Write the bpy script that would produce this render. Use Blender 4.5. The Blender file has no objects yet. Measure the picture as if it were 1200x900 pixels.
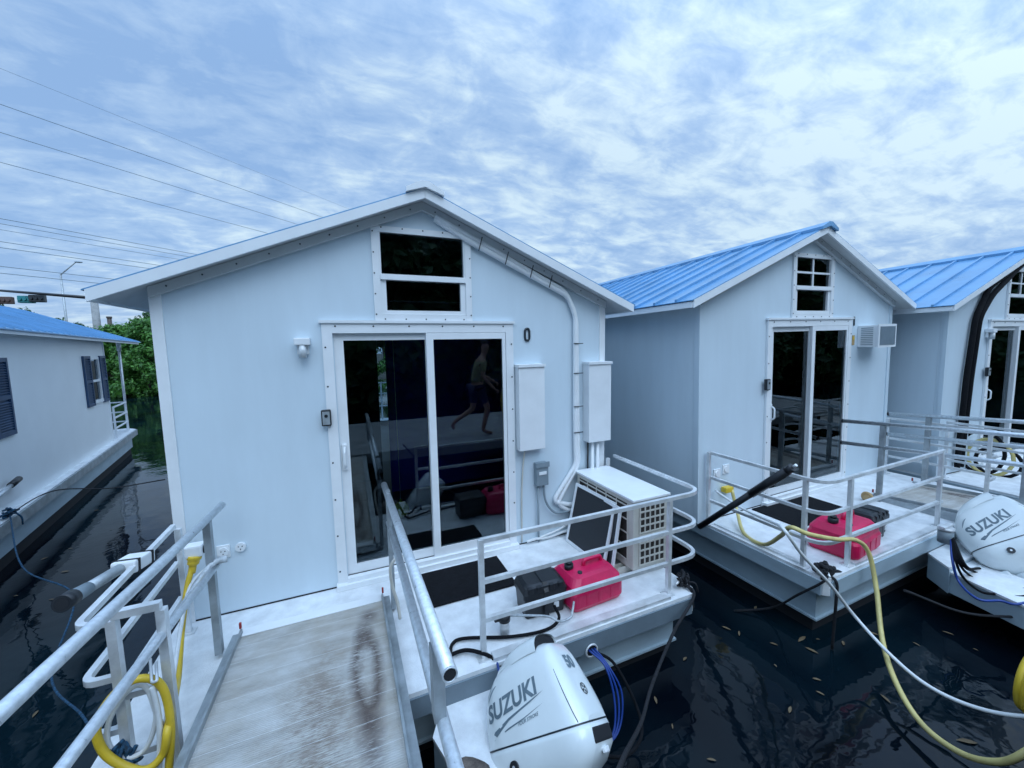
import bpy, bmesh, math, random
from math import sin, cos, pi, radians, sqrt, atan2
from mathutils import Vector, Matrix, noise
random.seed(7)
S = bpy.context.scene
COL = S.collection
# ------------------------------------------------------------------ camera
CP = Vector((1.19211512, -3.44602689, 1.9798557))
CR = Vector((0.92013132, -0.39102627, -0.02137328))
CU = Vector((0.05626089, 0.0779824, 0.99536599))
CF = Vector((0.38754751, 0.9170699, -0.09375353))
FPX = 457.4
cam = bpy.data.cameras.new('camera'); cam.sensor_width = 36; cam.lens = FPX/1200*36
cam.clip_start = .03; cam.clip_end = 3000
co = bpy.data.objects.new('camera', cam); COL.objects.link(co)
m = Matrix((CR, CU, -CF)).transposed().to_4x4(); m.translation = CP
co.matrix_world = m
S.camera = co
# ------------------------------------------------------------------ world
W = bpy.data.worlds.new('World'); S.world = W; W.use_nodes = True
nt = W.node_tree; N = nt.nodes; Lk = nt.links
for n in list(N): N.remove(n)
out = N.new('ShaderNodeOutputWorld'); bg = N.new('ShaderNodeBackground')
SUN_EL, SUN_AZ = radians(54), radians(178)      # azimuth clockwise from +Y
sky = N.new('ShaderNodeTexSky'); sky.sky_type = 'NISHITA'; sky.sun_disc = False
sky.sun_elevation = SUN_EL; sky.sun_rotation = SUN_AZ; sky.air_density = 1.4; sky.dust_density = 2
tc = N.new('ShaderNodeTexCoord'); sep = N.new('ShaderNodeSeparateXYZ'); Lk.new(tc.outputs['Generated'], sep.inputs[0])
def wm(op, a, b=None, c=None):
    n = N.new('ShaderNodeMath'); n.operation = op
    for i, v in enumerate((a, b, c)):
        if v is None: continue
        if hasattr(v, 'links'): Lk.new(v, n.inputs[i])
        else: n.inputs[i].default_value = v
    return n.outputs[0]
zz = wm('ADD', wm('MAXIMUM', sep.outputs[2], 0.0), .2)
cx_ = wm('DIVIDE', sep.outputs[0], zz); cy_ = wm('DIVIDE', sep.outputs[1], zz)
cb = N.new('ShaderNodeCombineXYZ'); Lk.new(cx_, cb.inputs[0]); Lk.new(cy_, cb.inputs[1])
def wnoise(scale, det, rough, rot=0, sc=(1,1,1), dist=0, loc=(0,0,0)):
    mp = N.new('ShaderNodeMapping'); mp.inputs['Rotation'].default_value[2] = rot
    mp.inputs['Scale'].default_value = sc; mp.inputs['Location'].default_value = loc
    Lk.new(cb.outputs[0], mp.inputs[0])
    n = N.new('ShaderNodeTexNoise'); n.inputs['Scale'].default_value = scale; n.inputs['Detail'].default_value = det
    n.inputs['Roughness'].default_value = rough; n.inputs['Distortion'].default_value = dist
    Lk.new(mp.outputs[0], n.inputs['Vector']); return n.outputs[0]
big = wnoise(.5, 4, .5, .3, (1, 1.3, 1), .3, (3.1, 1.7, 0))
mid = wnoise(4.6, 7, .6, .5, (1, 1.25, 1), .4)
str_ = wnoise(8.5, 5, .62, -.55, (.55, 1.5, 1), .5)
az = wm('MULTIPLY_ADD', cx_, .03, .0)          # the right hand sky is the brighter one
v = wm('ADD', wm('MULTIPLY', big, .9), wm('MULTIPLY', mid, 1.0))
v = wm('ADD', v, wm('MULTIPLY', str_, .45))
v = wm('ADD', v, az)
rp = N.new('ShaderNodeValToRGB'); Lk.new(wm('MULTIPLY_ADD', v, 1.05, -.71), rp.inputs[0])
e = rp.color_ramp.elements
e[0].position = .30; e[0].color = (2.1, 3.5, 5.9, 1)
e[1].position = .74; e[1].color = (5.0, 6.35, 7.35, 1)
k = rp.color_ramp.elements.new(.50); k.color = (3.0, 4.4, 6.5, 1)
mx = N.new('ShaderNodeMix'); mx.data_type = 'RGBA'; mx.inputs[0].default_value = .9
Lk.new(sky.outputs[0], mx.inputs[6]); Lk.new(rp.outputs[0], mx.inputs[7])
# glow added to the unseen sky high behind the viewer, lifting light on walls
dt = N.new('ShaderNodeVectorMath'); dt.operation = 'DOT_PRODUCT'; Lk.new(tc.outputs['Generated'], dt.inputs[0]); dt.inputs[1].default_value = (.08, -.40, .91)
gl = wm('MULTIPLY_ADD', wm('POWER', wm('MAXIMUM', dt.outputs['Value'], 0.0), 2.2), 2.3, 1.0)
vm = N.new('ShaderNodeVectorMath'); vm.operation = 'SCALE'; Lk.new(mx.outputs[2], vm.inputs[0]); Lk.new(gl, vm.inputs['Scale'])
Lk.new(vm.outputs[0], bg.inputs[0]); bg.inputs[1].default_value = .1
Lk.new(bg.outputs[0], out.inputs[0])
# ------------------------------------------------------------------ sun
sd = bpy.data.lights.new('sun', 'SUN'); sd.energy = .6; sd.angle = radians(40); sd.color = (.66, .84, 1.0)
so = bpy.data.objects.new('sun', sd); COL.objects.link(so)
sv = Vector((sin(SUN_AZ)*cos(SUN_EL), cos(SUN_AZ)*cos(SUN_EL), sin(SUN_EL)))
so.rotation_euler = sv.to_track_quat('Z', 'Y').to_euler(); so.location = (0, 0, 30)
S.view_settings.view_transform = 'Standard'; S.view_settings.look = 'None'
S.view_settings.exposure = 0.46; S.view_settings.gamma = 1
S.render.engine = 'CYCLES'; S.cycles.max_bounces = 8; S.cycles.transparent_max_bounces = 16
S.cycles.glossy_bounces = 4; S.cycles.caustics_reflective = False; S.cycles.caustics_refractive = False

# ------------------------------------------------------------------ helpers
def PX(u, v, ax, val):
    """where the sight line through a measured point meets a real plane of the place"""
    d = CR*((u-600)/FPX) - CU*((v-450)/FPX) + CF
    i = 'xyz'.index(ax); t = (val-CP[i])/d[i]
    return CP + d*t
def PD(u, v, r):
    d = CR*((u-600)/FPX) - CU*((v-450)/FPX) + CF
    return CP + d*r
MATS = {}
def mat(name, col, rough=.5, metal=0, var=.06, vscale=6, bump=0, bscale=60, stretch=(1,1,1), col2=None, spec=.5,
        coat=0, ramp=(.35,.65), rvar=0, space='Object'):
    if name in MATS: return MATS[name]
    M = bpy.data.materials.new(name); M.use_nodes = True; n = M.node_tree.nodes; l = M.node_tree.links
    b = n['Principled BSDF']; b.inputs['Roughness'].default_value = rough; b.inputs['Metallic'].default_value = metal
    b.inputs['Specular IOR Level'].default_value = spec; b.inputs['Coat Weight'].default_value = coat
    t = n.new('ShaderNodeTexCoord'); mp = n.new('ShaderNodeMapping'); mp.inputs['Scale'].default_value = stretch
    l.new(t.outputs[space], mp.inputs[0])
    ns = n.new('ShaderNodeTexNoise'); ns.inputs['Scale'].default_value = vscale; ns.inputs['Detail'].default_value = 6
    ns.inputs['Roughness'].default_value = .6
    l.new(mp.outputs[0], ns.inputs['Vector'])
    r = n.new('ShaderNodeValToRGB'); l.new(ns.outputs[0], r.inputs[0])
    c2 = col2 or tuple(max(0, x*(1-var*2.2)) for x in col)
    r.color_ramp.elements[0].position = ramp[0]; r.color_ramp.elements[0].color = (*c2, 1)
    r.color_ramp.elements[1].position = ramp[1]; r.color_ramp.elements[1].color = (*col, 1)
    l.new(r.outputs[0], b.inputs['Base Color'])
    if rvar:
        a = n.new('ShaderNodeMath'); a.operation = 'MULTIPLY_ADD'; a.inputs[1].default_value = rvar; a.inputs[2].default_value = rough-rvar/2
        l.new(ns.outputs[0], a.inputs[0]); l.new(a.outputs[0], b.inputs['Roughness'])
    if bump:
        nb = n.new('ShaderNodeTexNoise'); nb.inputs['Scale'].default_value = bscale; nb.inputs['Detail'].default_value = 3
        l.new(mp.outputs[0], nb.inputs['Vector'])
        bp = n.new('ShaderNodeBump'); bp.inputs['Strength'].default_value = bump; bp.inputs['Distance'].default_value = .01
        l.new(nb.outputs[0], bp.inputs['Height']); l.new(bp.outputs[0], b.inputs['Normal'])
    MATS[name] = M
    return M
M_wall = mat('painted_panel', (.63, .735, .805), .40, var=.03, vscale=2.2, stretch=(1.6,1.6,.35), bump=.04, bscale=9, rvar=.1)
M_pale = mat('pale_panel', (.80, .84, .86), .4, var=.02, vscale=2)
M_hull = mat('hull_paint', (.40, .51, .58), .4, var=.07, vscale=2.5, bump=.05, bscale=14, stretch=(1,1,3))
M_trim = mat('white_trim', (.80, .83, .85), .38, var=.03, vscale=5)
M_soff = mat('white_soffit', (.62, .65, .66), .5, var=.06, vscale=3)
M_roof = mat('blue_metal_roof', (.15, .36, .61), .3, .15, var=.10, vscale=2.2, rvar=.15)
M_deck = mat('white_deck', (.80, .83, .85), .62, var=.09, vscale=7, bump=.35, bscale=130)
M_alu = mat('brushed_aluminium', (.80, .83, .85), .33, .35, var=.12, vscale=9, bump=.05, bscale=90, rvar=.22)
M_alud = mat('weathered_aluminium', (.46, .51, .54), .5, .6, var=.16, vscale=7, bump=.12, bscale=70, rvar=.2)
M_galv = mat('galvanized_pipe', (.68, .74, .79), .32, .5, var=.10, vscale=40, bump=.08, bscale=120, rvar=.25)
M_black = mat('black_rubber', (.006, .007, .010), .85, spec=.2, var=.2, vscale=30, bump=.3, bscale=160)
M_blkpl = mat('black_plastic', (.014, .017, .022), .38, var=.15, vscale=12, bump=.1, bscale=90)
M_dark = mat('dark_void', (.01, .012, .016), .8)
M_red = mat('red_fuel_plastic', (.70, .012, .10), .36, var=.10, vscale=8, bump=.06, bscale=40)
M_eng = mat('motor_white', (.74, .80, .81), .2, var=.03, vscale=5, coat=.6)
M_engd = mat('motor_leg_grey', (.60, .67, .70), .32, var=.05, vscale=7, coat=.2)
M_text = mat('decal_slate', (.14, .20, .24), .4, var=.1, vscale=14)
M_textk = mat('decal_black', (.02, .03, .04), .4)
M_yel = mat('yellow_cord', (.72, .50, .035), .42, var=.09, vscale=10)
M_pyel = mat('faded_yellow_cord', (.66, .56, .22), .45, var=.09, vscale=10)
M_hose = mat('white_hose', (.74, .77, .78), .38, var=.05, vscale=9)
M_clear = mat('clouded_hose', (.56, .62, .66), .25, var=.2, vscale=26)
M_ropek = mat('black_rope', (.014, .016, .022), .85, var=.3, vscale=60, bump=.6, bscale=200)
M_ropeb = mat('blue_rope', (.02, .11, .22), .8, var=.4, vscale=60, bump=.6, bscale=200)
M_ropeg = mat('dull_green_rope', (.06, .11, .11), .85, var=.4, vscale=60, bump=.6, bscale=200)
M_blue = mat('blue_cable', (.012, .05, .26), .4)
M_slate = mat('slate_and_edge_shade', (.17, .22, .26), .45, var=.08)
M_grey = mat('grey_box', (.23, .29, .33), .45, var=.06)
M_beige = mat('condenser_paint', (.62, .60, .54), .45, var=.06, vscale=5)
M_wood = mat('weathered_wood', (.16, .13, .11), .85, var=.3, vscale=5, bump=.8, bscale=22, stretch=(4,4,.6), col2=(.04,.032,.03))
M_conc = mat('concrete', (.34, .35, .35), .85, var=.15, vscale=3, bump=.2, bscale=25)
M_brass = mat('tape_roll', (.48, .33, .16), .5)
M_shut = mat('navy_shutter', (.025, .065, .14), .45, var=.12)
M_floor = mat('interior_floor', (.10, .09, .085), .4, var=.2, vscale=3, stretch=(1,6,1))
M_navy = mat('interior_navy', (.04, .04, .55), .6, var=.05)
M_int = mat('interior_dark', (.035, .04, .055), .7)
M_lens = mat('lamp_glass', (.62, .66, .68), .15, spec=.8)
M_screen = mat('insect_mesh', (.02, .024, .03), .6, var=.1, vscale=50)
M_leafw = mat('fallen_leaf', (.11, .075, .035), .7, var=.5, vscale=14, col2=(.16,.12,.07))
M_lime = mat('lime_plastic', (.42, .50, .04), .5)
M_skin = mat('skin', (.42, .24, .17), .5, var=.05)
M_khaki = mat('khaki_cloth', (.26, .26, .12), .85, var=.08, vscale=20)
M_navyc = mat('navy_cloth', (.02, .025, .07), .85, var=.1, vscale=20)
M_hair = mat('grey_hair', (.12, .11, .10), .8, var=.2, vscale=40)

def mat_glass():
    M = bpy.data.materials.new('window_glass'); M.use_nodes = True; n = M.node_tree.nodes; l = M.node_tree.links
    n.remove(n['Principled BSDF']); o = n['Material Output']
    g = n.new('ShaderNodeBsdfGlossy'); g.inputs['Roughness'].default_value = .004; g.inputs['Color'].default_value = (.85, .95, 1, 1)
    t = n.new('ShaderNodeBsdfTransparent'); t.inputs['Color'].default_value = (.62, .72, .76, 1)
    f = n.new('ShaderNodeFresnel'); f.inputs['IOR'].default_value = 1.55
    mth = n.new('ShaderNodeMath'); mth.operation = 'MULTIPLY_ADD'; mth.inputs[1].default_value = 1.05; mth.inputs[2].default_value = .015; mth.use_clamp = True
    l.new(f.outputs[0], mth.inputs[0])
    x = n.new('ShaderNodeMixShader'); l.new(mth.outputs[0], x.inputs[0]); l.new(t.outputs[0], x.inputs[1]); l.new(g.outputs[0], x.inputs[2])
    l.new(x.outputs[0], o.inputs[0]); return M
M_glass = mat_glass()

def mat_ramp():
    """aluminium gangway planks: cross ribs, tan grime, one rusty brown scuff lane"""
    M = bpy.data.materials.new('gangway_plank'); M.use_nodes = True; n = M.node_tree.nodes; l = M.node_tree.links
    b = n['Principled BSDF']; b.inputs['Roughness'].default_value = .62; b.inputs['Metallic'].default_value = .15
    t = n.new('ShaderNodeTexCoord'); sp = n.new('ShaderNodeSeparateXYZ'); l.new(t.outputs['Object'], sp.inputs[0])
    def mth(op, a, bb=None, c=None, cl=False):
        k = n.new('ShaderNodeMath'); k.operation = op; k.use_clamp = cl
        for i, v in enumerate((a, bb, c)):
            if v is None: continue
            if hasattr(v, 'links'): l.new(v, k.inputs[i])
            else: k.inputs[i].default_value = v
        return k.outputs[0]
    def nz(scale, det, st, rough=.6):
        mp = n.new('ShaderNodeMapping'); mp.inputs['Scale'].default_value = st; l.new(t.outputs['Object'], mp.inputs[0])
        k = n.new('ShaderNodeTexNoise'); k.inputs['Scale'].default_value = scale; k.inputs['Detail'].default_value = det
        k.inputs['Roughness'].default_value = rough; l.new(mp.outputs[0], k.inputs['Vector']); return k.outputs[0]
    streak = nz(4, 8, (.8, 3.2, 1)); blot = nz(3.2, 8, (1, .8, 1), .7); fine = nz(60, 4, (.35, 2.2, 1))
    x, y = sp.outputs[0], sp.outputs[1]
    # scuff lane, x ~ .34 from the middle (object x), a long ring-shaped stain
    def lane(cx, w):
        d = mth('ABSOLUTE', mth('ADD', x, -cx)); return mth('SUBTRACT', 1.0, mth('DIVIDE', d, w), cl=True)
    ex = mth('DIVIDE', mth('ADD', x, -.315), .072); ey = mth('DIVIDE', mth('ADD', y, .78), .46)
    ed = mth('SQRT', mth('ADD', mth('MULTIPLY', ex, ex), mth('MULTIPLY', ey, ey)))
    ed = mth('ADD', ed, mth('MULTIPLY_ADD', blot, 1.7, -.85))
    s = mth('SUBTRACT', 1.0, mth('DIVIDE', mth('ABSOLUTE', mth('ADD', ed, -.84)), .62), cl=True)
    s2 = mth('MULTIPLY', mth('SUBTRACT', 1.15, mth('DIVIDE', mth('ABSOLUTE', mth('ADD', x, -.35)), .075), cl=True), mth('SUBTRACT', 1.0, mth('DIVIDE', mth('ABSOLUTE', mth('ADD', y, .20)), .12), cl=True))
    s = mth('MULTIPLY', mth('MAXIMUM', s, s2), mth('MULTIPLY_ADD', mth('ADD', mth('MULTIPLY', fine, 1.5), mth('MULTIPLY', blot, .7)), 4.0, -3.3, True))
    lane2 = mth('MULTIPLY', mth('MULTIPLY', lane(.08, .36), mth('MULTIPLY_ADD', y, -1.5, -.25, True)), mth('MULTIPLY_ADD', mth('ADD', blot, fine), 4.5, -4.1, True))
    r = n.new('ShaderNodeValToRGB'); l.new(mth('ADD', mth('MULTIPLY', streak, .7), mth('MULTIPLY', fine, .3)), r.inputs[0])
    r.color_ramp.elements[0].position = .36; r.color_ramp.elements[0].color = (.36, .365, .36, 1)
    r.color_ramp.elements[1].position = .66; r.color_ramp.elements[1].color = (.62, .645, .655, 1)
    q = r.color_ramp.elements.new(.5); q.color = (.50, .51, .505, 1)
    def mixc(f, a, col):
        k = n.new('ShaderNodeMix'); k.data_type = 'RGBA'; l.new(f, k.inputs[0]); l.new(a, k.inputs[6]); k.inputs[7].default_value = (*col, 1); return k.outputs[2]
    c = mixc(mth('MULTIPLY_ADD', mth('MULTIPLY_ADD', blot, 3.0, -1.2, True), .45, .22), r.outputs[0], (.36, .30, .22)); c = mixc(mth('MULTIPLY', lane2, .8), c, (.17, .125, .095))
    c = mixc(mth('MULTIPLY', s, .9, cl=True), c, (.085, .058, .05))
    # plank joints
    fr = mth('FRACT', mth('MULTIPLY', y, 6.3)); j = mth('GREATER_THAN', fr, .98)
    c = mixc(mth('MULTIPLY', j, .55), c, (.74, .76, .77))
    l.new(c, b.inputs['Base Color'])
    rib = mth('SINE', mth('MULTIPLY', y, 520)); h = mth('ADD', mth('MULTIPLY', rib, .5), mth('ADD', mth('MULTIPLY', fine, .8), mth('MULTIPLY', j, 1.2)))
    bp = n.new('ShaderNodeBump'); bp.inputs['Strength'].default_value = .45; bp.inputs['Distance'].default_value = .004
    l.new(h, bp.inputs['Height']); l.new(bp.outputs[0], b.inputs['Normal'])
    return M
M_ramp = mat_ramp()

def mat_water():
    M = bpy.data.materials.new('dark_water'); M.use_nodes = True; n = M.node_tree.nodes; l = M.node_tree.links
    b = n['Principled BSDF']; b.inputs['Roughness'].default_value = .03; b.inputs['IOR'].default_value = 1.33
    t = n.new('ShaderNodeTexCoord')
    a = n.new('ShaderNodeTexNoise'); a.inputs['Scale'].default_value = .5; a.inputs['Detail'].default_value = 5
    l.new(t.outputs['Object'], a.inputs['Vector'])
    r = n.new('ShaderNodeValToRGB'); l.new(a.outputs[0], r.inputs[0])
    r.color_ramp.elements[0].position = .4; r.color_ramp.elements[0].color = (.0015, .003, .006, 1)
    r.color_ramp.elements[1].position = .62; r.color_ramp.elements[1].color = (.003, .012, .018, 1)
    l.new(r.outputs[0], b.inputs['Base Color'])
    w = n.new('ShaderNodeTexNoise'); w.inputs['Scale'].default_value = 2.2; w.inputs['Detail'].default_value = 3; w.inputs['Roughness'].default_value = .5
    l.new(t.outputs['Object'], w.inputs['Vector'])
    w2 = n.new('ShaderNodeTexNoise'); w2.inputs['Scale'].default_value = 9; w2.inputs['Detail'].default_value = 2
    l.new(t.outputs['Object'], w2.inputs['Vector'])
    ad = n.new('ShaderNodeMath'); ad.operation = 'MULTIPLY_ADD'; ad.inputs[1].default_value = .16; l.new(w2.outputs[0], ad.inputs[0]); l.new(w.outputs[0], ad.inputs[2])
    bp = n.new('ShaderNodeBump'); bp.inputs['Strength'].default_value = .15; bp.inputs['Distance'].default_value = .05
    l.new(ad.outputs[0], bp.inputs['Height']); l.new(bp.outputs[0], b.inputs['Normal'])
    return M
M_water = mat_water()
def mat_leaf(name, c1, c2):
    M = bpy.data.materials.new(name); M.use_nodes = True; n = M.node_tree.nodes; l = M.node_tree.links
    b = n['Principled BSDF']; b.inputs['Roughness'].default_value = .5
    g = n.new('ShaderNodeNewGeometry'); r = n.new('ShaderNodeValToRGB'); l.new(g.outputs['Random Per Island'], r.inputs[0])
    r.color_ramp.elements[0].color = (*c1, 1); r.color_ramp.elements[1].color = (*c2, 1)
    l.new(r.outputs[0], b.inputs['Base Color'])
    tr = n.new('ShaderNodeBsdfTranslucent'); l.new(r.outputs[0], tr.inputs[0])
    x = n.new('ShaderNodeMixShader'); x.inputs[0].default_value = .3
    l.new(b.outputs[0], x.inputs[1]); l.new(tr.outputs[0], x.inputs[2]); l.new(x.outputs[0], n['Material Output'].inputs[0])
    return M
M_leaf = [mat_leaf('mangrove_leaf', (.03, .12, .025), (.10, .27, .04)), mat_leaf('dark_leaf', (.018, .06, .02), (.05, .14, .035)),
          mat_leaf('bright_leaf', (.05, .17, .03), (.15, .34, .06))]

class B:
    """collects shapes into ONE mesh object"""
    def __init__(s): s.v = []; s.f = []; s.m = []; s.sm = []; s.mats = []; s.cm = 0
    def use(s, m):
        if m not in s.mats: s.mats.append(m)
        s.cm = s.mats.index(m); return s
    def add(s, vs, fs, smooth=False, T=None):
        o = len(s.v)
        s.v += [tuple(T @ Vector(v)) if T else tuple(v) for v in vs]
        s.f += [tuple(i+o for i in f) for f in fs]; s.m += [s.cm]*len(fs); s.sm += [smooth]*len(fs); return s
    def box(s, a, b, T=None, bev=0):
        x0, y0, z0 = a; x1, y1, z1 = b
        if x0 > x1: x0, x1 = x1, x0
        if y0 > y1: y0, y1 = y1, y0
        if z0 > z1: z0, z1 = z1, z0
        if bev:
            bm = bmesh.new(); bmesh.ops.create_cube(bm, size=1)
            for v in bm.verts: v.co = Vector(((x0+x1)/2+v.co.x*(x1-x0), (y0+y1)/2+v.co.y*(y1-y0), (z0+z1)/2+v.co.z*(z1-z0)))
            bmesh.ops.bevel(bm, geom=bm.edges[:], offset=bev, segments=2, affect='EDGES', profile=.6)
            bm.verts.index_update()
            s.add([v.co.copy() for v in bm.verts], [[q.index for q in f.verts] for f in bm.faces], False, T); bm.free(); return s
        vs = [(x0,y0,z0),(x1,y0,z0),(x1,y1,z0),(x0,y1,z0),(x0,y0,z1),(x1,y0,z1),(x1,y1,z1),(x0,y1,z1)]
        return s.add(vs, [(0,3,2,1),(4,5,6,7),(0,1,5,4),(1,2,6,5),(2,3,7,6),(3,0,4,7)], False, T)
    def prism(s, pts, d, T=None, smooth=False):
        """closed polygon pts (3D) swept by vector d"""
        n = len(pts); d = Vector(d); vs = [Vector(p) for p in pts]+[Vector(p)+d for p in pts]
        fs = [tuple(range(n))[::-1], tuple(range(n, 2*n))]
        s.add(vs, fs, False, T)
        o = len(s.v)-2*n
        for i in range(n):
            s.f.append((o+i, o+(i+1) % n, o+n+(i+1) % n, o+n+i)); s.m.append(s.cm); s.sm.append(smooth)
        return s
    def sweep(s, path, r, seg=10, sq=None, closed=False, T=None, caps=True):
        P = [Vector(p) for p in path]; n = len(P); vs = []; fs = []
        if sq: prof = [(-sq[0]/2,-sq[1]/2),(sq[0]/2,-sq[1]/2),(sq[0]/2,sq[1]/2),(-sq[0]/2,sq[1]/2)]; seg = 4
        up = None; fr = []
        for i in range(n):
            a = P[i-1] if (i > 0 or closed) else P[i]; b = P[(i+1) % n] if (i < n-1 or closed) else P[i]
            t = (b-a).normalized()
            if sq:
                h = Vector((t.y, -t.x, 0))
                if h.length < 1e-3: h = Vector((1, 0, 0))
                h.normalize(); w = h.cross(t).normalized()
            else:
                if up is None: up = Vector((0, 0, 1)) if abs(t.z) < .9 else Vector((1, 0, 0))
                h = t.cross(up).normalized(); w = h.cross(t).normalized(); up = w
            fr.append((h, w))
            rr = r[i] if isinstance(r, (list, tuple)) else r
            if sq: vs += [P[i]+h*x+w*y for x, y in prof]
            else: vs += [P[i]+h*cos(2*pi*k/seg)*rr+w*sin(2*pi*k/seg)*rr for k in range(seg)]
        m_ = n if closed else n-1
        for i in range(m_):
            for k in range(seg):
                fs.append((i*seg+k, i*seg+(k+1) % seg, ((i+1) % n)*seg+(k+1) % seg, ((i+1) % n)*seg+k))
        s.add(vs, fs, not sq, T)
        if caps and not closed:
            o = len(s.v)-n*seg
            s.f.append(tuple(o+k for k in range(seg))[::-1]); s.f.append(tuple(o+(n-1)*seg+k for k in range(seg)))
            s.m += [s.cm]*2; s.sm += [False]*2
        return s
    def cyl(s, c, r, h, ax=(0,0,1), seg=20, r2=None, T=None):
        a = Vector(ax).normalized(); return s.sweep([Vector(c), Vector(c)+a*h], [r, r2 if r2 is not None else r], seg, T=T)
    def ball(s, c, r, sc=(1,1,1), T=None, n=10):
        vs = []; fs = []
        for i in range(n+1):
            for k in range(2*n):
                th = pi*i/n; ph = pi*k/n
                vs.append((c[0]+r*sc[0]*sin(th)*cos(ph), c[1]+r*sc[1]*sin(th)*sin(ph), c[2]+r*sc[2]*cos(th)))
        for i in range(n):
            for k in range(2*n): fs.append((i*2*n+k, (i+1)*2*n+k, (i+1)*2*n+(k+1) % (2*n), i*2*n+(k+1) % (2*n)))
        return s.add(vs, fs, True, T)
    def build(s, name, m=None, parent=None):
        me = bpy.data.meshes.new(name); me.from_pydata(s.v, [], s.f)
        ms = s.mats if s.mats else [m]
        for q in ms: me.materials.append(q if q else m)
        me.polygons.foreach_set('material_index', s.m); me.polygons.foreach_set('use_smooth', s.sm)
        me.update(); me.validate()
        o = bpy.data.objects.new(name, me); COL.objects.link(o)
        if parent: o.parent = parent
        return o
def sp(pts, n=8):
    """Catmull-Rom through points"""
    P = [Vector(p) for p in pts]; P = [P[0]*2-P[1]]+P+[P[-1]*2-P[-2]]; o = []
    for i in range(1, len(P)-2):
        for k in range(n):
            t = k/n; a, b, c, d = P[i-1:i+3]
            o.append(.5*((2*b)+(c-a)*t+(2*a-5*b+4*c-d)*t*t+(3*b-a-3*c+d)*t**3))
    o.append(P[-2]); return o
def rnd(pts, r, n=5):
    """polyline with rounded corners"""
    P = [Vector(p) for p in pts]; o = [P[0]]
    for i in range(1, len(P)-1):
        a = (P[i-1]-P[i]); b = (P[i+1]-P[i]); q = min(r, a.length/2.01, b.length/2.01)
        p0 = P[i]+a.normalized()*q; p1 = P[i]+b.normalized()*q
        for k in range(n+1):
            t = k/n; o.append(p0*(1-t)**2+P[i]*2*t*(1-t)+p1*t*t)
    o.append(P[-1]); return o
def tag(o, label=None, cat=None, group=None, kind=None):
    if label: o['label'] = label
    if cat: o['category'] = cat
    if group: o['group'] = group
    if kind: o['kind'] = kind
    return o
def empty(name, loc, label, cat, group=None, rot=(0,0,0)):
    o = bpy.data.objects.new(name, None); COL.objects.link(o); o.location = loc; o.rotation_euler = rot
    o.empty_display_size = .2
    return tag(o, label, cat, group)
def text_mesh(body, size, ext=.001, off=0, shear=0, space=1):
    c = bpy.data.curves.new('t', 'FONT'); c.body = body; c.size = size; c.extrude = ext; c.offset = off; c.shear = shear
    c.align_x = 'CENTER'; c.space_character = space; c.resolution_u = 6
    o = bpy.data.objects.new('t', c); COL.objects.link(o)
    dg = bpy.context.evaluated_depsgraph_get(); me = bpy.data.meshes.new_from_object(o.evaluated_get(dg))
    vs = [v.co.copy() for v in me.vertices]; fs = [tuple(p.vertices) for p in me.polygons]
    bpy.data.objects.remove(o); bpy.data.curves.remove(c); bpy.data.meshes.remove(me)
    return vs, fs

# ------------------------------------------------------------------ ground, water
WZ = -.60
def sheet(name, x0, y0, x1, y1, z, m):
    b = B(); b.add([(x0,y0,z),(x1,y0,z),(x1,y1,z),(x0,y1,z)], [(0,1,2,3)])
    return tag(b.build(name, m), kind='structure')
sheet('water', -400, -300, 400, 900, WZ, M_water)
# the far bank
bk = B()
bk.prism([(-90, 29.0, -1.2), (-90, 30.5, -.4), (-90, 38, .25), (-90, 160, .6), (-90, 160, -1.2)], (110, 0, 0))
tag(bk.build('ground', mat('bank_soil', (.07, .06, .045), .95, var=.3, vscale=2, bump=.6, bscale=8)), kind='structure')
# dock the viewer stands on
dk = B(); dk.box((-9, -5.6, .13), (14, -3.02, .29))
tag(dk.build('dock', M_conc), kind='structure')

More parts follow.
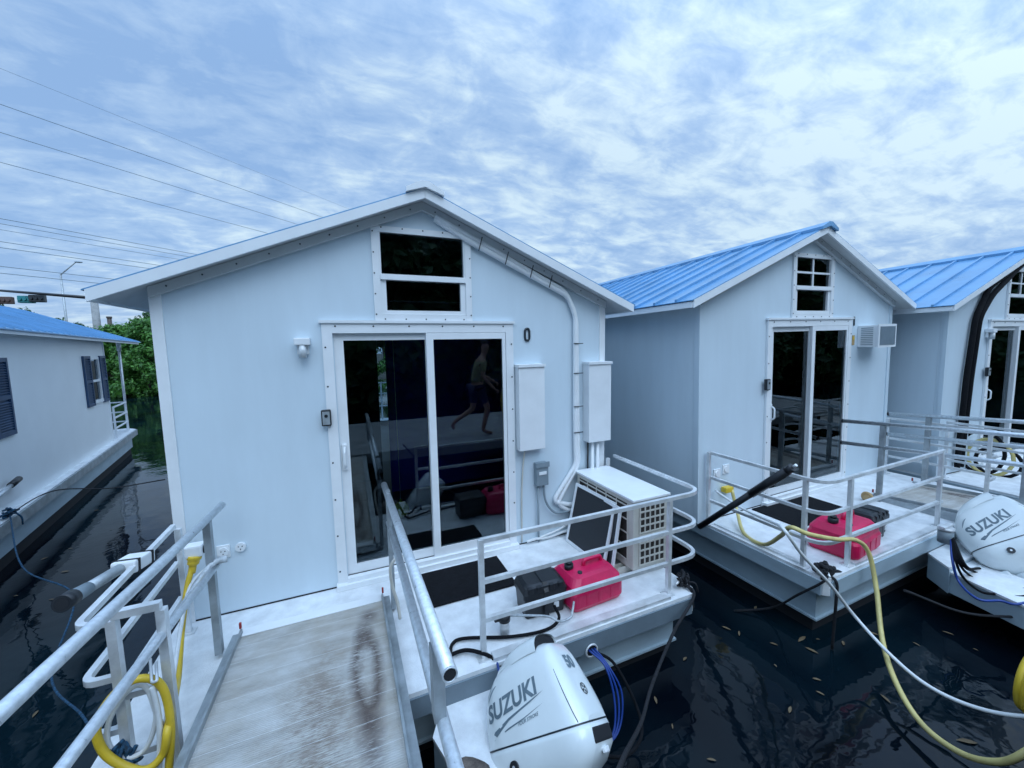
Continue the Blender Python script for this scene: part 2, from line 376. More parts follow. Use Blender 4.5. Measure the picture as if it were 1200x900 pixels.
# ------------------------------------------------------------------ cabins
W_, HW, HP, LL = 3.695, 2.435, 3.2, 7.0
SL = (HP-HW)/(W_/2)
def roofz(x): return HP-SL*abs(x-W_/2)
def cab_wall(b, y0, y1, holes):
    xs = sorted({0, W_/2, W_} | {h[0] for h in holes} | {h[1] for h in holes})
    for xa, xb in zip(xs, xs[1:]):
        hs = sorted([(h[2], h[3]) for h in holes if h[0] <= xa+1e-6 and h[1] >= xb-1e-6])
        z = 0
        for za, zb in hs+[(None, None)]:
            if za is None: top = (roofz(xa), roofz(xb))
            else: top = (za, za)
            if min(top)-z > 1e-4:
                b.prism([(xa, y0, z), (xb, y0, z), (xb, y0, top[1]), (xa, y0, top[0])], (0, y1-y0, 0))
            if za is not None: z = zb
def houseboat(loc, rot, label, door, win, grid, lamp=None, lock=None, plat=None, dx=(0.0, 3.72), dy=-1.28):
    R_ = empty('houseboat', loc, label, 'houseboat', 'white floating cabins with blue roofs', rot)
    d0, d1 = door; w0, w1 = win
    hole = [(d0+.08, d1-.08, .035, 2.12), (w0+.05, w1-.05, 2.26, 2.945)]
    b = B(); cab_wall(b, 0, .07, hole); b.build('front_wall', M_wall, R_)
    b = B()
    cab_wall(b, LL-.07, LL, [(1.55, 2.38, .12, 2.0)])
    b.build('rear_wall', M_wall, R_)
    for x0, x1 in ((0, .06), (W_-.06, W_)):
        b = B(); b.prism([(x0, .072, 0), (x1, .072, 0), (x1, .072, roofz(x1)-.002), (x0, .072, roofz(x0)-.002)], (0, LL-.144, 0)); b.build('side_wall', M_wall, R_)
    # interior lining
    b = B(); b.box((.065, .08, .004), (W_-.065, LL-.08, .02)); b.build('interior_floor', M_floor, R_)
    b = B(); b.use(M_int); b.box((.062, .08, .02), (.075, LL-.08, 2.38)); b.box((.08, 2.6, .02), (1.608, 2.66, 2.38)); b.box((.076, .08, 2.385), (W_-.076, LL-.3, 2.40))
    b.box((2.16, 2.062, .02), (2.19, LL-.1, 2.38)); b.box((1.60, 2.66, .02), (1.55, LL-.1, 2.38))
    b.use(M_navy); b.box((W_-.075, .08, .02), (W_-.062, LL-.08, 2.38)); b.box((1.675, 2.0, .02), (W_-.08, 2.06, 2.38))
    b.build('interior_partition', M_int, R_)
    b = B()
    for z in (.35, .7, 1.0): b.box((0, LL+.9, z), (W_, LL+.93, z+.03))
    for x in (.0, 1.2, 2.02, 2.6, W_-.04): b.box((x, LL+.895, 0), (x+.04, LL+.935, 1.0))
    b.build('rear_rail', M_trim, R_)
    b = B(); b.box((.05, -.0035, .0008), (W_-.05, -.0008, .012)); b.build('base_gap', M_dark, R_)
    # corner trims
    for x0, x1 in ((-.012, .055), (W_-.055, W_+.012)):
        b = B(); b.box((x0, -.012, .005), (x1, .03, HW-.02)); b.build('corner_trim', M_trim if 'nearest' in label else M_wall, R_)
    # roof: two boards + metal
    OS, OF = .248, .165; y0, y1 = -OF, LL+.2
    for sgn in (-1, 1):
        xe = W_/2+sgn*(W_/2+OS); ze = roofz(0)-SL*OS
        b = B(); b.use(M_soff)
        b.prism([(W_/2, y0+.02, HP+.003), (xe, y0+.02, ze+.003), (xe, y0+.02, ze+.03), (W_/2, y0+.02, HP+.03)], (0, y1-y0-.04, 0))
        b.use(M_trim)
        # rake fascia and eave fascia
        b.prism([(W_/2+sgn*.001, y0, HP-.012), (xe+sgn*.012, y0, ze-.017), (xe+sgn*.012, y0, ze+.058), (W_/2+sgn*.001, y0, HP+.062)], (0, .019, 0))
        b.box((xe, y0+.021, ze-.012), (xe+sgn*.018, y1, ze+.045))
        # soffit batten at the wall
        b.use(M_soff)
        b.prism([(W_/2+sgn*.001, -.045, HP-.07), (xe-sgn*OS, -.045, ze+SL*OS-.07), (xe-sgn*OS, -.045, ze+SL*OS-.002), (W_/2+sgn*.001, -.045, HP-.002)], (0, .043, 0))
        b.use(M_textk)
        for i in range(9):
            t = (i+.5)/9; x = W_/2+sgn*W_/2*t; z = HP-SL*W_/2*t-.035; b.cyl((x, -.046, z), .006, -.003, (0, 1, 0), 8)
        b.build('roof_board', M_trim, R_)
        b = B(); up = .064
        b.prism([(W_/2, y0+.004, HP+up), (xe+sgn*.03, y0+.004, ze+up-.012), (xe+sgn*.03, y0+.004, ze+up-.004), (W_/2, y0+.004, HP+up+.008)], (0, y1-y0, 0))
        k = y0+.2
        while k < y1:
            b.prism([(W_/2, k, HP+up+.006), (xe+sgn*.032, k, ze+up-.010), (xe+sgn*.032, k, ze+up+.022), (W_/2, k, HP+up+.036)], (0, .028, 0)); k += .305
        b.build('roof_sheet', M_roof, R_)
    b = B()
    b.prism([(W_/2-.15, y0-.03, HP+.012), (W_/2-.15, y0-.03, HP+.045), (W_/2-.03, y0-.03, HP+.108), (W_/2+.03, y0-.03, HP+.108), (W_/2+.15, y0-.03, HP+.045), (W_/2+.15, y0-.03, HP+.012), (W_/2, y0-.03, HP+.063)], (0, y1-y0+.06, 0))
    b.build('ridge_cap', M_roof if label.find('nearest') < 0 else M_trim, R_)
    # deck and hull
    b = B()
    x0, x1 = dx
    b.prism([(x0, LL+1, -.15), (x0, dy+.03, -.15), (x0+.03, dy, -.15), (x1-.06, dy, -.15), (x1, dy+.06, -.15), (x1, LL+1, -.15)], (0, 0, .15))
    b.build('deck', M_deck, R_)
    b = B(); b.box((x0-.012, dy+.04, -.155), (x0+.0, LL+1, -.03)); b.box((x0+.05, dy-.014, -.157), (x1-.08, dy-.001, -.028)); b.box((x1+.0, dy+.08, -.155), (x1+.012, LL+1, -.03))
    b.build('rub_rail', M_slate if 'nearest' in label else M_hull, R_)  # nearest cabin's rail is darker: shade on the deck edge put into its colour
    b = B(); b.box((x0+.12, dy+.14, -.46), (x1-.12, LL+.9, -.151)); b.box((x0+.1, dy+.12, -.475), (x1-.1, LL+.92, -.461))
    b.use(M_dark); b.box((x0+.2, dy+.2, -.9), (x1-.2, LL+.8, -.476))
    b.mats[0] = M_hull if b.mats[0] is None else b.mats[0]
    b2 = B(); b2.box((x0+.12, dy+.14, -.46), (x1-.12, LL+.9, -.152)); b2.box((x0+.1, dy+.12, -.478), (x1-.1, LL+.92, -.461)); b2.build('hull', M_hull, R_)
    b3 = B(); b3.box((x0+.16, dy+.18, -.95), (x1-.16, LL+.8, -.479)); b3.build('pontoon', M_dark, R_)
    # door
    D = B(); t = .075
    D.use(M_trim)
    D.box((d0, -.026, .002), (d0+t, -.001, 2.2)); D.box((d1-t, -.026, .002), (d1, -.001, 2.2)); D.box((d0+t, -.025, 2.12), (d1-t, -.001, 2.2)); 
    D.box((d0-.01, -.075, .003), (d1+.01, -.002, .045)); D.box((d0+t, -.05, .045), (d1-t, -.0015, .085)); D.box((d0-.015, -.04, 2.2), (d1+.015, -.002, 2.222))
    D.use(M_textk)
    for i in range(7):
        z = .15+i*.31; D.cyl((d0+.02, -.0262, z), .007, -.003, (0,1,0), 8); D.cyl((d1-.02, -.0262, z), .007, -.003, (0,1,0), 8)
    for i in range(6): D.cyl((d0+.1+i*(d1-d0-.2)/5, -.0252, 2.175), .007, -.003, (0,1,0), 8)
    D.build('door_frame', M_trim, R_)
    mid = (d0+d1)/2+.03
    def panel(x0, x1, y, g0, g1, nm):
        p = B(); z0, z1 = .086, 2.118
        p.box((x0, y, z0), (g0, y+.035, z1)); p.box((g1, y, z0), (x1, y+.035, z1)); p.box((g0, y, z0), (g1, y+.035, .165)); p.box((g0, y, 2.062), (g1, y+.035, z1))
        o = p.build(nm, M_trim, R_)
        g = B(); g.box((g0, y+.014, .165), (g1, y+.02, 2.062)); g.build('glass_pane', M_glass, o)
        return o
    a = panel(d0+.08, mid-.02, .012, d0+.152, mid-.036, 'sliding_panel')
    panel(mid-.034, d1-.08, -.024, mid+.028, d1-.112, 'fixed_panel')
    h = B(); h.box((d0+.095, -.012, 1.0), (d0+.128, .011, 1.22), bev=.006); h.sweep(rnd([(d0+.112,-.012,1.03),(d0+.112,-.05,1.05),(d0+.112,-.05,1.17),(d0+.112,-.012,1.19)], .02), .009, 8)
    h.build('door_handle', M_trim, a)
    # gable window
    wz0, wz1 = 2.2225, 2.98; f = B(); f.use(M_trim)
    f.box((w0, -.022, wz0), (w0+.055, -.001, wz1)); f.box((w1-.055, -.022, wz0), (w1, -.001, wz1)); f.box((w0+.055, -.021, wz0), (w1-.055, -.001, wz0+.05)); f.box((w0+.055, -.021, wz1-.048), (w1-.055, -.001, wz1))
    f.use(M_textk)
    for i in range(5):
        z = wz0+.05+i*.165; f.cyl((w0+.012, -.0222, z), .006, -.003, (0,1,0), 8); f.cyl((w1-.012, -.0222, z), .006, -.003, (0,1,0), 8)
    for i in range(5):
        x = w0+.08+i*(w1-w0-.16)/4; f.cyl((x, -.0212, wz1-.012), .006, -.003, (0,1,0), 8); f.cyl((x, -.0212, wz0+.012), .006, -.003, (0,1,0), 8)
    f.use(M_trim)
    f.box((w0+.056, -.028, 2.555), (w1-.056, .03, 2.60)); f.box((w0+.056, -.008, wz0+.052), (w0+.1, .03, 2.554)); f.box((w1-.1, -.008, wz0+.052), (w1-.056, .03, 2.554)); f.box((w0+.1, -.008, wz0+.052), (w1-.1, .03, wz0+.085))
    f.box((w0+.056, -.018, 2.601), (w0+.068, .03, wz1-.05)); f.box((w1-.068, -.018, 2.601), (w1-.056, .03, wz1-.05))
    if grid:
        xm = (w0+w1)/2
        f.box((xm-.011, -.004, 2.60), (xm+.011, .008, wz1-.05)); f.box((w0+.068, -.003, 2.75), (w1-.068, .007, 2.772))
        f.box((xm-.009, .022, wz0+.085), (xm+.009, .030, 2.555)); f.box((w0+.1, .023, 2.42), (w1-.1, .029, 2.438))
    fo = f.build('window', M_trim, R_)
    for za, zb, y, i in ((2.60, wz1-.05, .01, 0), (wz0+.085, 2.555, .016, 1)):
        g = B(); g.box((w0+.058+i*.042, y, za), (w1-.058-i*.042, y+.005, zb)); g.build('glass_pane', M_glass, fo)
    if lamp:
        x, z = lamp; l = B(); l.use(M_trim); l.box((x-.055, -.09, z+.03), (x+.055, -.001, z+.085), bev=.008); l.box((x-.04, -.035, z-.04), (x+.04, -.002, z+.029))
        l.use(M_lens); l.cyl((x, -.062, z-.065), .026, .094, seg=16); l.build('wall_lamp', M_trim, R_)
    if lock:
        x, z = lock; l = B(); l.use(M_blkpl); l.box((x-.036, -.062, z-.065), (x+.036, -.027, z+.065), bev=.01); l.use(M_alud); l.box((x-.026, -.068, z-.052), (x+.026, -.0625, z+.052)); l.use(M_blkpl)
        l.cyl((x, -.0685, z+.018), .013, -.004, (0,1,0), 12); l.build('key_lockbox', M_blkpl, R_)
    return R_
def platform(R_, poly, zt=-.17, zb=-.5):
    b = B(); b.use(M_hull); b.prism([(x, y, zb) for x, y in poly], (0, 0, zt-zb)); 
    b.use(M_deck); c = Vector((sum(p[0] for p in poly)/len(poly), sum(p[1] for p in poly)/len(poly), 0))
    q = [c+(Vector((x, y, 0))-c)*1.015 for x, y in poly]
    b.prism([(p.x, p.y, zt+.002) for p in q], (0, 0, .02)); return b.build('motor_platform', M_hull, R_)

def rail_bar(b, pts, r=.09, s=.028): b.sweep(rnd(pts, r), 0, sq=(s, s))
def bow_rail(R_, front, side_x, side_y0, fy, ends, posts, zs=(.26, .52, .79), m=M_alu, joinr=.16):
    """three-bar rail with rounded corner; each bar an own part of the boat"""
    rl = bpy.data.objects.new('deck_rail', None); COL.objects.link(rl); rl.parent = R_
    for z in zs:
        b = B(); pts = [(front, fy, z), (side_x, fy, z), (side_x, side_y0, z)]
        rail_bar(b, pts, joinr); b.build('rail_bar', m, rl)
    for (x, y, z0, z1) in posts:
        b = B(); b.box((x-.016, y-.016, z0), (x+.016, y+.016, z1)); b.box((x-.04, y-.04, z0), (x+.04, y+.04, z0+.008)); b.build('rail_post', m, rl)
    return rl

# --- cabin 1 (nearest)
c1 = houseboat((0, 0, 0), (.0082, 0, 0), 'nearest white floating cabin in the middle with number 0 beside its sliding glass door',
               (1.027, 2.653), (1.43, 2.26), False, lamp=(.892, 2.0), lock=(1.022, 1.455), dx=(-.06, 3.70))
platform(c1, [(1.60, -1.296), (1.52, -1.45), (1.66, -1.95), (2.10, -1.95), (2.28, -1.296)])
bow_rail(c1, 1.90, 3.80, -.06, -1.205, None, [(1.9, -1.205, .0, .80), (3.45, -1.205, .0, .774), (3.66, -.35, .0, .2), (3.72, -.06, .0, .774)])
bow_rail(c1, .14, .02, -.10, -1.19, None, [(.05, -.12, .0, .774)], joinr=.1)
b = B(); b.sweep([(.15, -1.19, .82), (.325, -1.19, .82)], 0, sq=(.036, .036)); b.box((.13, -1.21, .0), (.166, -1.17, .80)); b.box((.307, -1.21, .0), (.343, -1.17, .80))
b.sweep([(.167, -1.19, .42), (.306, -1.19, .42)], 0, sq=(.03, .03)); b.sweep([(.167, -1.19, .12), (.306, -1.19, .12)], 0, sq=(.03, .03)); b.build('gate_frame', M_alu, c1)
# deck lips
b = B(); b.box((1.95, -1.268, .001), (3.42, -1.205, .028)); b.build('toe_rail', M_alu, c1)
# boxes, pipes, number on the front wall
b = B(); b.box((2.672, -.10, .985), (2.945, -.001, 1.79), bev=.006); b.box((2.665, -.112, 1.79), (2.952, -.001, 1.815)); b.build('conduit_cover', M_trim, c1)
b = B(); b.box((3.44, -.12, .985), (3.71, -.001, 1.79), bev=.006); b.box((3.433, -.132, 1.79), (3.717, -.001, 1.815)); b.build('conduit_cover', M_trim, c1)
b = B(); b.use(M_grey); b.box((2.86, -.075, .60), (2.99, -.001, .83), bev=.006); b.box((2.852, -.085, .79), (2.998, -.07, .84)); b.use(M_trim); b.box((2.885, -.082, .715), (2.965, -.0755, .745))
b.build('disconnect_box', M_grey, c1)
b = B(); b.use(M_grey); b.sweep([(2.893, -.035, .60), (2.89, -.035, .1), (2.89, -.04, .01)], .011, 8); b.sweep(sp([(2.95, -.035, .60), (2.97, -.05, .42), (3.07, -.06, .29), (3.24, -.06, .27)]), .012, 8)
b.build('flexible_conduit', M_grey, c1)
b = B(); b.sweep(sp([(2.745, -.05, .985), (2.735, -.02, .8), (2.72, -.012, .5), (2.715, -.012, .03)]), .008, 6); b.build('cable', M_beige, c1)
# refrigerant line cover running down the right rake and the wall
b = B(); b.use(M_trim)
def pp(x, dz=-.13): return (x, -.032, roofz(x)+dz)
for o in (0, .05):
    path = rnd([(1.95, -.034+o*.4, 3.09-o*.3), (2.2, -.034, roofz(2.2)-.075-o*.9), (3.22+o*.5, -.034, roofz(3.22)-.12-o*.8), (3.36+o*.2-.03, -.034, 2.30-o), (3.345+o*.6-.02, -.034, 1.2), (3.335+o*.6, -.034, .75), (3.06+o, -.034, .40-o*.6), (3.25, -.04, .33-o*1.4), (3.5, -.06, .33-o*1.4)], .07)
    b.sweep(path, .024, 8)
b.use(M_textk)
for x in (2.35, 2.6, 2.85, 3.05): b.sweep([(x-.03, -.066, roofz(x)-.16), (x+.004, -.066, roofz(x)-.045)], 0, sq=(.008, .006))
for z in (2.0, 1.7, 1.36, 1.09): b.box((3.295, -.064, z), (3.405, -.058, z+.008))
b.build('line_cover', M_trim, c1)
b = B(); 
for x in (3.52, 3.585): b.sweep([(x, -.06, .98), (x, -.06, .3)], .019, 8)
b.build('drop_pipe', M_trim, c1)
b = B(); b.sweep([(3.485, -.03, .98), (3.48, -.03, .35)], .009, 8); b.build('black_cable', M_blkpl, c1)
b = B(); b.sweep(sp([(2.76,-.03,.03),(2.85,-.05,.05),(3.0,-.04,.03),(3.2,-.05,.06),(3.3,-.09,.06)]), .013, 8); b.sweep(sp([(2.9,-.04,.05),(3.1,-.05,.09),(3.25,-.03,.12)]), .01, 8); b.build('white_drain_hose', M_hose, c1)
# number 0
def ring_zero(R_, cx, cz, w, h, y=-.006):
    b = B(); pts = []
    for k in range(20):
        a = 2*pi*k/20; x = cos(a); z = sin(a)
        pts.append((cx+(w/2-.011)*math.copysign(abs(x)**.7, x), y, cz+(h/2-.011)*math.copysign(abs(z)**.55, z)))
    b.sweep(pts, .011, 8, closed=True); b.build('house_number', M_textk, R_)
ring_zero(c1, 2.808, 2.098, .07, .135)
# power outlets low on the wall
for x, z, sq in ((.265, .50, 1), (.375, .515, 0)):
    b = B(); b.use(M_trim)
    if sq: b.box((x-.042, -.012, z-.05), (x+.042, -.001, z+.05), bev=.004)
    b.cyl((x, -.0005, z), .034, -.022, (0, 1, 0), 20)
    b.use(M_textk)
    for a in range(3): b.cyl((x+.014*cos(a*2.1+.5), -.0225, z+.014*sin(a*2.1+.5)), .004, -.002, (0,1,0), 8)
    b.build('shore_power_inlet', M_trim, c1)

# --- cabin 2
c2 = houseboat((4.6316, -.4391, .0136), (-.0037, -.0138, .0049), 'middle white floating cabin with an air conditioner in its wall right of the door',
               (1.05, 2.71), (1.48, 2.286), True, lock=(1.03, 1.46), dx=(.09, 3.72), dy=-1.205)
def l2(u, v, z): p = PX(u, v, 'z', z); return (p.x-4.6316, p.y+.4391)
q_ = l2(1113, 671, -.17)
platform(c2, [(1.73, -1.22), q_, (2.6, q_[1]), (2.7, -1.22)], -.19, -.42)
platform(c2, [(q_[0]+.04, q_[1]-.003), l2(1114, 676, -.22), l2(1200, 716, -.22), l2(1290, 752, -.22), (2.9, -2.3), (2.9, q_[1]-.003)], -.24, -.42)
bow_rail(c2, 2.12, .12, -.04, -1.15, None, [(.10, -.05, 0, .80), (.12, -1.0, 0, .80), (.48, -1.15, 0, .8), (2.07, -1.15, 0, .80)])
b = B(); b.box((.52, -1.195, .001), (2.0, -1.14, .024)); b.build('toe_rail', M_alu, c2)
b = B(); b.box((.13, -1.0, .001), (.17, -.1, .02)); b.build('toe_rail', M_alu, c2)
bow_rail(c2, 3.3, 3.6, -.06, -1.12, None, [(3.58, -.08, 0, .8), (3.3, -1.12, 0, .8)], zs=(.26, .52, .80))
ac = B(); ac.use(M_trim); ac.box((2.89, -.22, 1.83), (3.28, -.001, 2.11), bev=.006); ac.use(M_grey)
for i in range(10): ac.box((2.8865, -.17, 1.855+i*.024), (2.8895, -.04, 1.865+i*.024))
ac.use(M_trim); ac.box((2.875, -.235, 1.82), (3.295, -.2205, 2.12)); ac.use(M_slate); ac.box((2.905, -.2385, 1.85), (3.265, -.2355, 2.09)); ac.build('wall_air_conditioner', M_trim, c2)
vs, fs = text_mesh('1', .16, .003, .004)
b = B(); b.add(vs, fs, False, Matrix.Translation((2.79, -.006, 2.12)) @ Matrix.Rotation(pi/2, 4, 'X')); b.build('house_number', M_textk, c2)
b = B(); b.use(M_brass); b.box((2.765, -.006, 1.86), (2.82, -.001, 1.99)); b.use(M_yel); b.box((2.775, -.008, 1.93), (2.81, -.0065, 1.97)); b.build('door_sticker', M_brass, c2)
for x, z in ((.28, .52), (.42, .55)):
    b = B(); b.box((x-.05, -.012, z-.05), (x+.05, -.001, z+.05)); b.cyl((x, -.002, z), .034, -.02, (0, 1, 0), 16); b.build('shore_power_inlet', M_trim, c2)

# --- cabin 3
c3 = houseboat((8.806, -.8089, .0136), (0, 0, -.0572), 'farthest right white floating cabin with two black pipes running down beside its door',
               (1.05, 2.71), (1.48, 2.286), True, lamp=(1.02, 2.0), lock=(1.03, 1.46), dx=(.0, 3.72), dy=-1.205)
b = B()
for o in (0, .10):
    b.sweep(rnd([(1.7, -.05, roofz(1.7)-.09-o*.2), (.85+o, -.05, roofz(.85)-.12-o), (.56+o*1.1, -.05, 2.25), (.46+o*1.2, -.05, 1.4), (.42+o, -.05, .35), (.42+o, -.05, .1)], .12), .033, 10)
b.build('insulated_pipe', M_black, c3)
bow_rail(c3, 2.12, .10, -.04, -1.15, None, [(.10, -.05, 0, .80), (.12, -1.0, 0, .80), (.48, -1.15, 0, .8), (1.3, -1.15, 0, .8), (2.07, -1.15, 0, .80)])

# ------------------------------------------------------------------ gangways
def gangway(name_loc, rot, label, length=2.75, rails='near', w=.9, slope=.07, caps=False):
    G = empty('gangway', name_loc, label, 'gangway', 'aluminium gangways to the cabins', rot)
    # local: x across, y back towards dock is negative
    def P(x, y, z): return (x, y, z - slope*y)
    b = B(); hw = w/2
    b.prism([P(-hw, 0, -.03), P(-hw, -length, -.03), P(-hw, -length, 0), P(-hw, 0, 0)], (w, 0, 0)); b.build('walking_surface', M_ramp, G)
    for s in (-1, 1):
        b = B(); x0 = s*hw; x1 = s*(hw+.055)
        b.prism([P(x0, .0, -.09), P(x0, -length, -.09), P(x0, -length, .035), P(x0, 0, .035)], (s*.012, 0, 0))
        b.prism([P(x0+s*.012, .0, -.08), P(x0+s*.012, -length, -.08), P(x0+s*.012, -length, .005), P(x0+s*.012, 0, .005)], (s*.045, 0, 0))
        b.build('side_channel', M_alud, G)
    b = B(); b.box((-hw+.002, -.05, .006), (hw-.002, .03, .012)); b.box((-hw-.02, .001, -.055), (hw+.02, .031, .0015)); b.build('end_lip', M_trim, G)
    for s in (-1, 1):
        b = B(); b.box((s*(hw+.005), .0, .036), (s*(hw+.018), .014, .075)); b.build('hinge_pin', mat('red_paint', (.35, .03, .03), .5), G)
    return G, P
g1, P1 = gangway((.89, -.425, .08), (0, 0, 0), 'near aluminium gangway with brown scuffed planks leading down to the nearest cabin')
# left rails (x = .32) and right rails (x = 1.42)
def tube(nm, pts, r, m, par, seg=14, hollow=False):
    b = B(); b.use(m); b.sweep(pts, r, seg)
    if hollow:
        d = (Vector(pts[-1])-Vector(pts[-2])).normalized(); e_ = Vector(pts[-1])
        b.use(M_dark); b.cyl(e_+d*.0005, r*.78, .001, d, seg)
        b.use(m); n = 14; up = d.orthogonal().normalized(); q = d.cross(up)
        b.sweep([e_+d*.003+(up*cos(2*pi*k/n)+q*sin(2*pi*k/n))*r*.9 for k in range(n)], r*.11, 6, closed=True)
    return b.build(nm, m, par)
gx, gy, gz = .89, -.425, .08
def loc1(x, y, z): return (x-gx, y-gy, z-gz)
tube('handrail', [loc1(.32, -.158, .905), loc1(.32, -1.2, .99), loc1(.30, -2.9, 1.125)], .0235, M_galv, g1, hollow=False)
tube('handrail', [loc1(.335, -.42, .60), loc1(.32, -1.2, .665), loc1(.31, -2.9, .80)], .0215, M_galv, g1)
for y in (-.49, -2.35):
    b = B(); z = .0 if y > -1 else .1; b.box(loc1(.302, y-.024, z+.03 if y>-1 else z+.1), loc1(.342, y+.024, .91-.08*y+(-.03))); b.build('rail_post', M_alud, g1)
tube('handrail', [loc1(1.42, -2.41, 1.033)][::-1]+[], .0235, M_galv, g1) if 0 else None
tube('handrail', [loc1(*PX(450, 568, 'x', 1.42)), loc1(*PX(527, 790, 'x', 1.42))], .0240, M_galv, g1, hollow=True)
pa, pb = PX(456, 612, 'x', 1.43), PX(524, 862, 'x', 1.43)
tube('handrail', [loc1(*pa), loc1(*pb), loc1(*(pb+(pb-pa)*.45))], .0235, M_galv, g1)
b = B(); z1_ = .94; b.box(loc1(1.405, -.512, .02), loc1(1.437, -.468, z1_)); b.build('rail_post', M_alud, g1)
p0 = PX(512, 765, 'x', 1.42); p1 = PX(522, 862, 'x', 1.42)
b = B(); b.box(loc1(1.400, p0.y-.02, p1.z-.02), loc1(1.440, p0.y+.035, p0.z+.02)); b.build('rail_post', M_alud, g1)
# white cord loop over the lower right handrail
c_ = PX(464, 662, 'x', 1.43)
b = B(); b.sweep(sp([c_+Vector(p) for p in ((.012, .03, -.42), (.0, .03, -.30), (-.03, .02, -.15), (-.038, .0, -.02), (-.01, 0, .036), (.025, .0, .03), (.04, .02, -.01), (.05, .1, .0))]), .011, 8)
tag(b.build('cord', M_beige), 'cream cord looped over the right handrail of the near gangway', 'cord')

g2, P2 = gangway((7.50, -.90, .08), (0, 0, .0), 'right-hand aluminium gangway with long rails leading to the middle cabin', length=2.2)
for s, nm in ((-1, 0), (1, 1)):
    for z in (.90, .62):
        b = B(); b.use(M_galv); b.sweep([P2(s*.53, .32, z), P2(s*.53, -2.2, z)], .0235, 12); b.use(M_blkpl); b.cyl(P2(s*.53, .335, z-.001), .025, -.02, (0, 1, 0), 12)
        b.build('handrail', M_galv, g2)
    for y in (-.08, -1.15):
        b = B(); b.box((s*.53-.02, y-.024, -.08-.07*y), (s*.53+.02, y+.024, .88-.07*y)); b.build('rail_post', M_alud, g2)

# gangway of the third cabin, at the frame's edge
g3, P3 = gangway((11.6, -1.5, .08), (0, 0, -.05), 'aluminium gangway at the right edge beyond the farthest cabin rails', length=1.6)

# ------------------------------------------------------------------ deck things, cabin 1
def dz2(x): return .0136+.0138*(x-4.6316)+.004
def mat_thing(corners, label):
    b = B(); c = [Vector(p) for p in corners]; b.prism([(p.x, p.y, p.z) for p in c], (0, 0, .012)); return tag(b.build('doormat', M_black), label, 'doormat')
mat_thing([(1.66, -.60, .003), (2.40, -.60, .003), (2.40, -.12, .003), (1.66, -.12, .003)], 'black doormat on the deck before the nearest glass door')
def loft(b, secs, smooth=False):
    """secs: list of rings (equal counts) stacked; caps both ends"""
    n = len(secs[0]); vs = [p for s in secs for p in s]; fs = []
    for i in range(len(secs)-1):
        for k in range(n): fs.append((i*n+k, i*n+(k+1) % n, (i+1)*n+(k+1) % n, (i+1)*n+k))
    b.add(vs, fs, smooth)
    o = len(b.v)-len(vs)
    b.f += [tuple(o+k for k in range(n))[::-1], tuple(o+(len(secs)-1)*n+k for k in range(n))]; b.m += [b.cm]*2; b.sm += [False]*2
def rrect(hx, hy, r, z, n=4, cx=0, cy=0):
    o = []
    for sx, sy, a0 in ((1, 1, 0), (-1, 1, 90), (-1, -1, 180), (1, -1, 270)):
        for k in range(n+1):
            a = radians(a0+90*k/n); o.append((cx+sx*(hx-r)+r*cos(a), cy+sy*(hy-r)+r*sin(a), z))
    return o
def battery_box(loc, rot, label):
    R_ = empty('battery_box', loc, label, 'battery box', 'black battery boxes on the decks', (0, 0, rot))
    b = B(); loft(b, [rrect(.155, .10, .02, 0), rrect(.165, .11, .02, .15)]); 
    b.build('box_body', M_blkpl, R_)
    b = B(); loft(b, [rrect(.175, .12, .025, .151), rrect(.175, .12, .025, .185), rrect(.16, .105, .03, .225), rrect(.13, .075, .03, .24)])
    for x in (-.12, -.05, .05, .12): b.box((x-.022, -.118, .185), (x+.022, .118, .232), bev=.008)
    b.build('box_lid', M_blkpl, R_)
    b = B(); b.sweep([(.0, -.126, .0), (.0, -.126, .19), (.0, -.09, .248), (.0, .09, .248), (.0, .126, .19), (.0, .126, 0)], 0, sq=(.03, .004)); b.use(M_trim)
    s_ = B(); s_.use(M_blkpl)
    for i in range(1): pass
    pth = [(.0, -.127, .0), (.0, -.127, .19), (.0, -.085, .246), (.0, .085, .246), (.0, .127, .19), (.0, .127, 0)]
    for p, q in zip(pth, pth[1:]):
        p, q = Vector(p), Vector(q); nrm = Vector((0, -(q-p).z, (q-p).y)).normalized()*-.003
        s_.prism([p+Vector((-.018, 0, 0)), p+Vector((.018, 0, 0)), q+Vector((.018, 0, 0)), q+Vector((-.018, 0, 0))], nrm)
    s_.build('strap', M_ropek, R_)
    b = B(); b.box((.06, -.1215, .05), (.10, -.1165, .09)); b.build('label_plate', M_trim, R_)
    return R_
battery_box((2.455, -.92, .002), -.06, 'black battery box with strap standing left of the red tank on the near deck')
def fuel_tank(loc, rot, label, col, sc=1.12):
    R_ = empty('fuel_tank', loc, label, 'fuel tank', 'red portable fuel tanks on the decks', (0, 0, rot)); R_.scale = (sc,)*3
    b = B(); loft(b, [rrect(.20, .145, .04, 0), rrect(.215, .16, .045, .03), rrect(.215, .16, .045, .115), rrect(.205, .152, .045, .135), rrect(.205, .15, .05, .16), rrect(.17, .12, .05, .205), rrect(.13, .09, .04, .215)])
    for x in (-.1, .0, .1): b.box((x-.012, -.163, .03), (x+.012, .163, .11), bev=.004)
    b.build('tank_body', col, R_)
    b = B(); b.sweep(rnd([(-.02, -.0, .205), (-.02, 0, .25), (.13, 0, .25), (.13, 0, .2)], .03), .014, 8); b.build('carry_handle', col, R_)
    b = B(); b.cyl((-.13, .02, .20), .032, .045, seg=14); b.cyl((-.13, .02, .245), .022, .015, seg=14); b.build('filler_cap', M_blkpl, R_)
    b = B(); b.cyl((-.10, -.07, .185), .016, .04, seg=10); b.build('hose_fitting', M_blkpl, R_)
    return R_
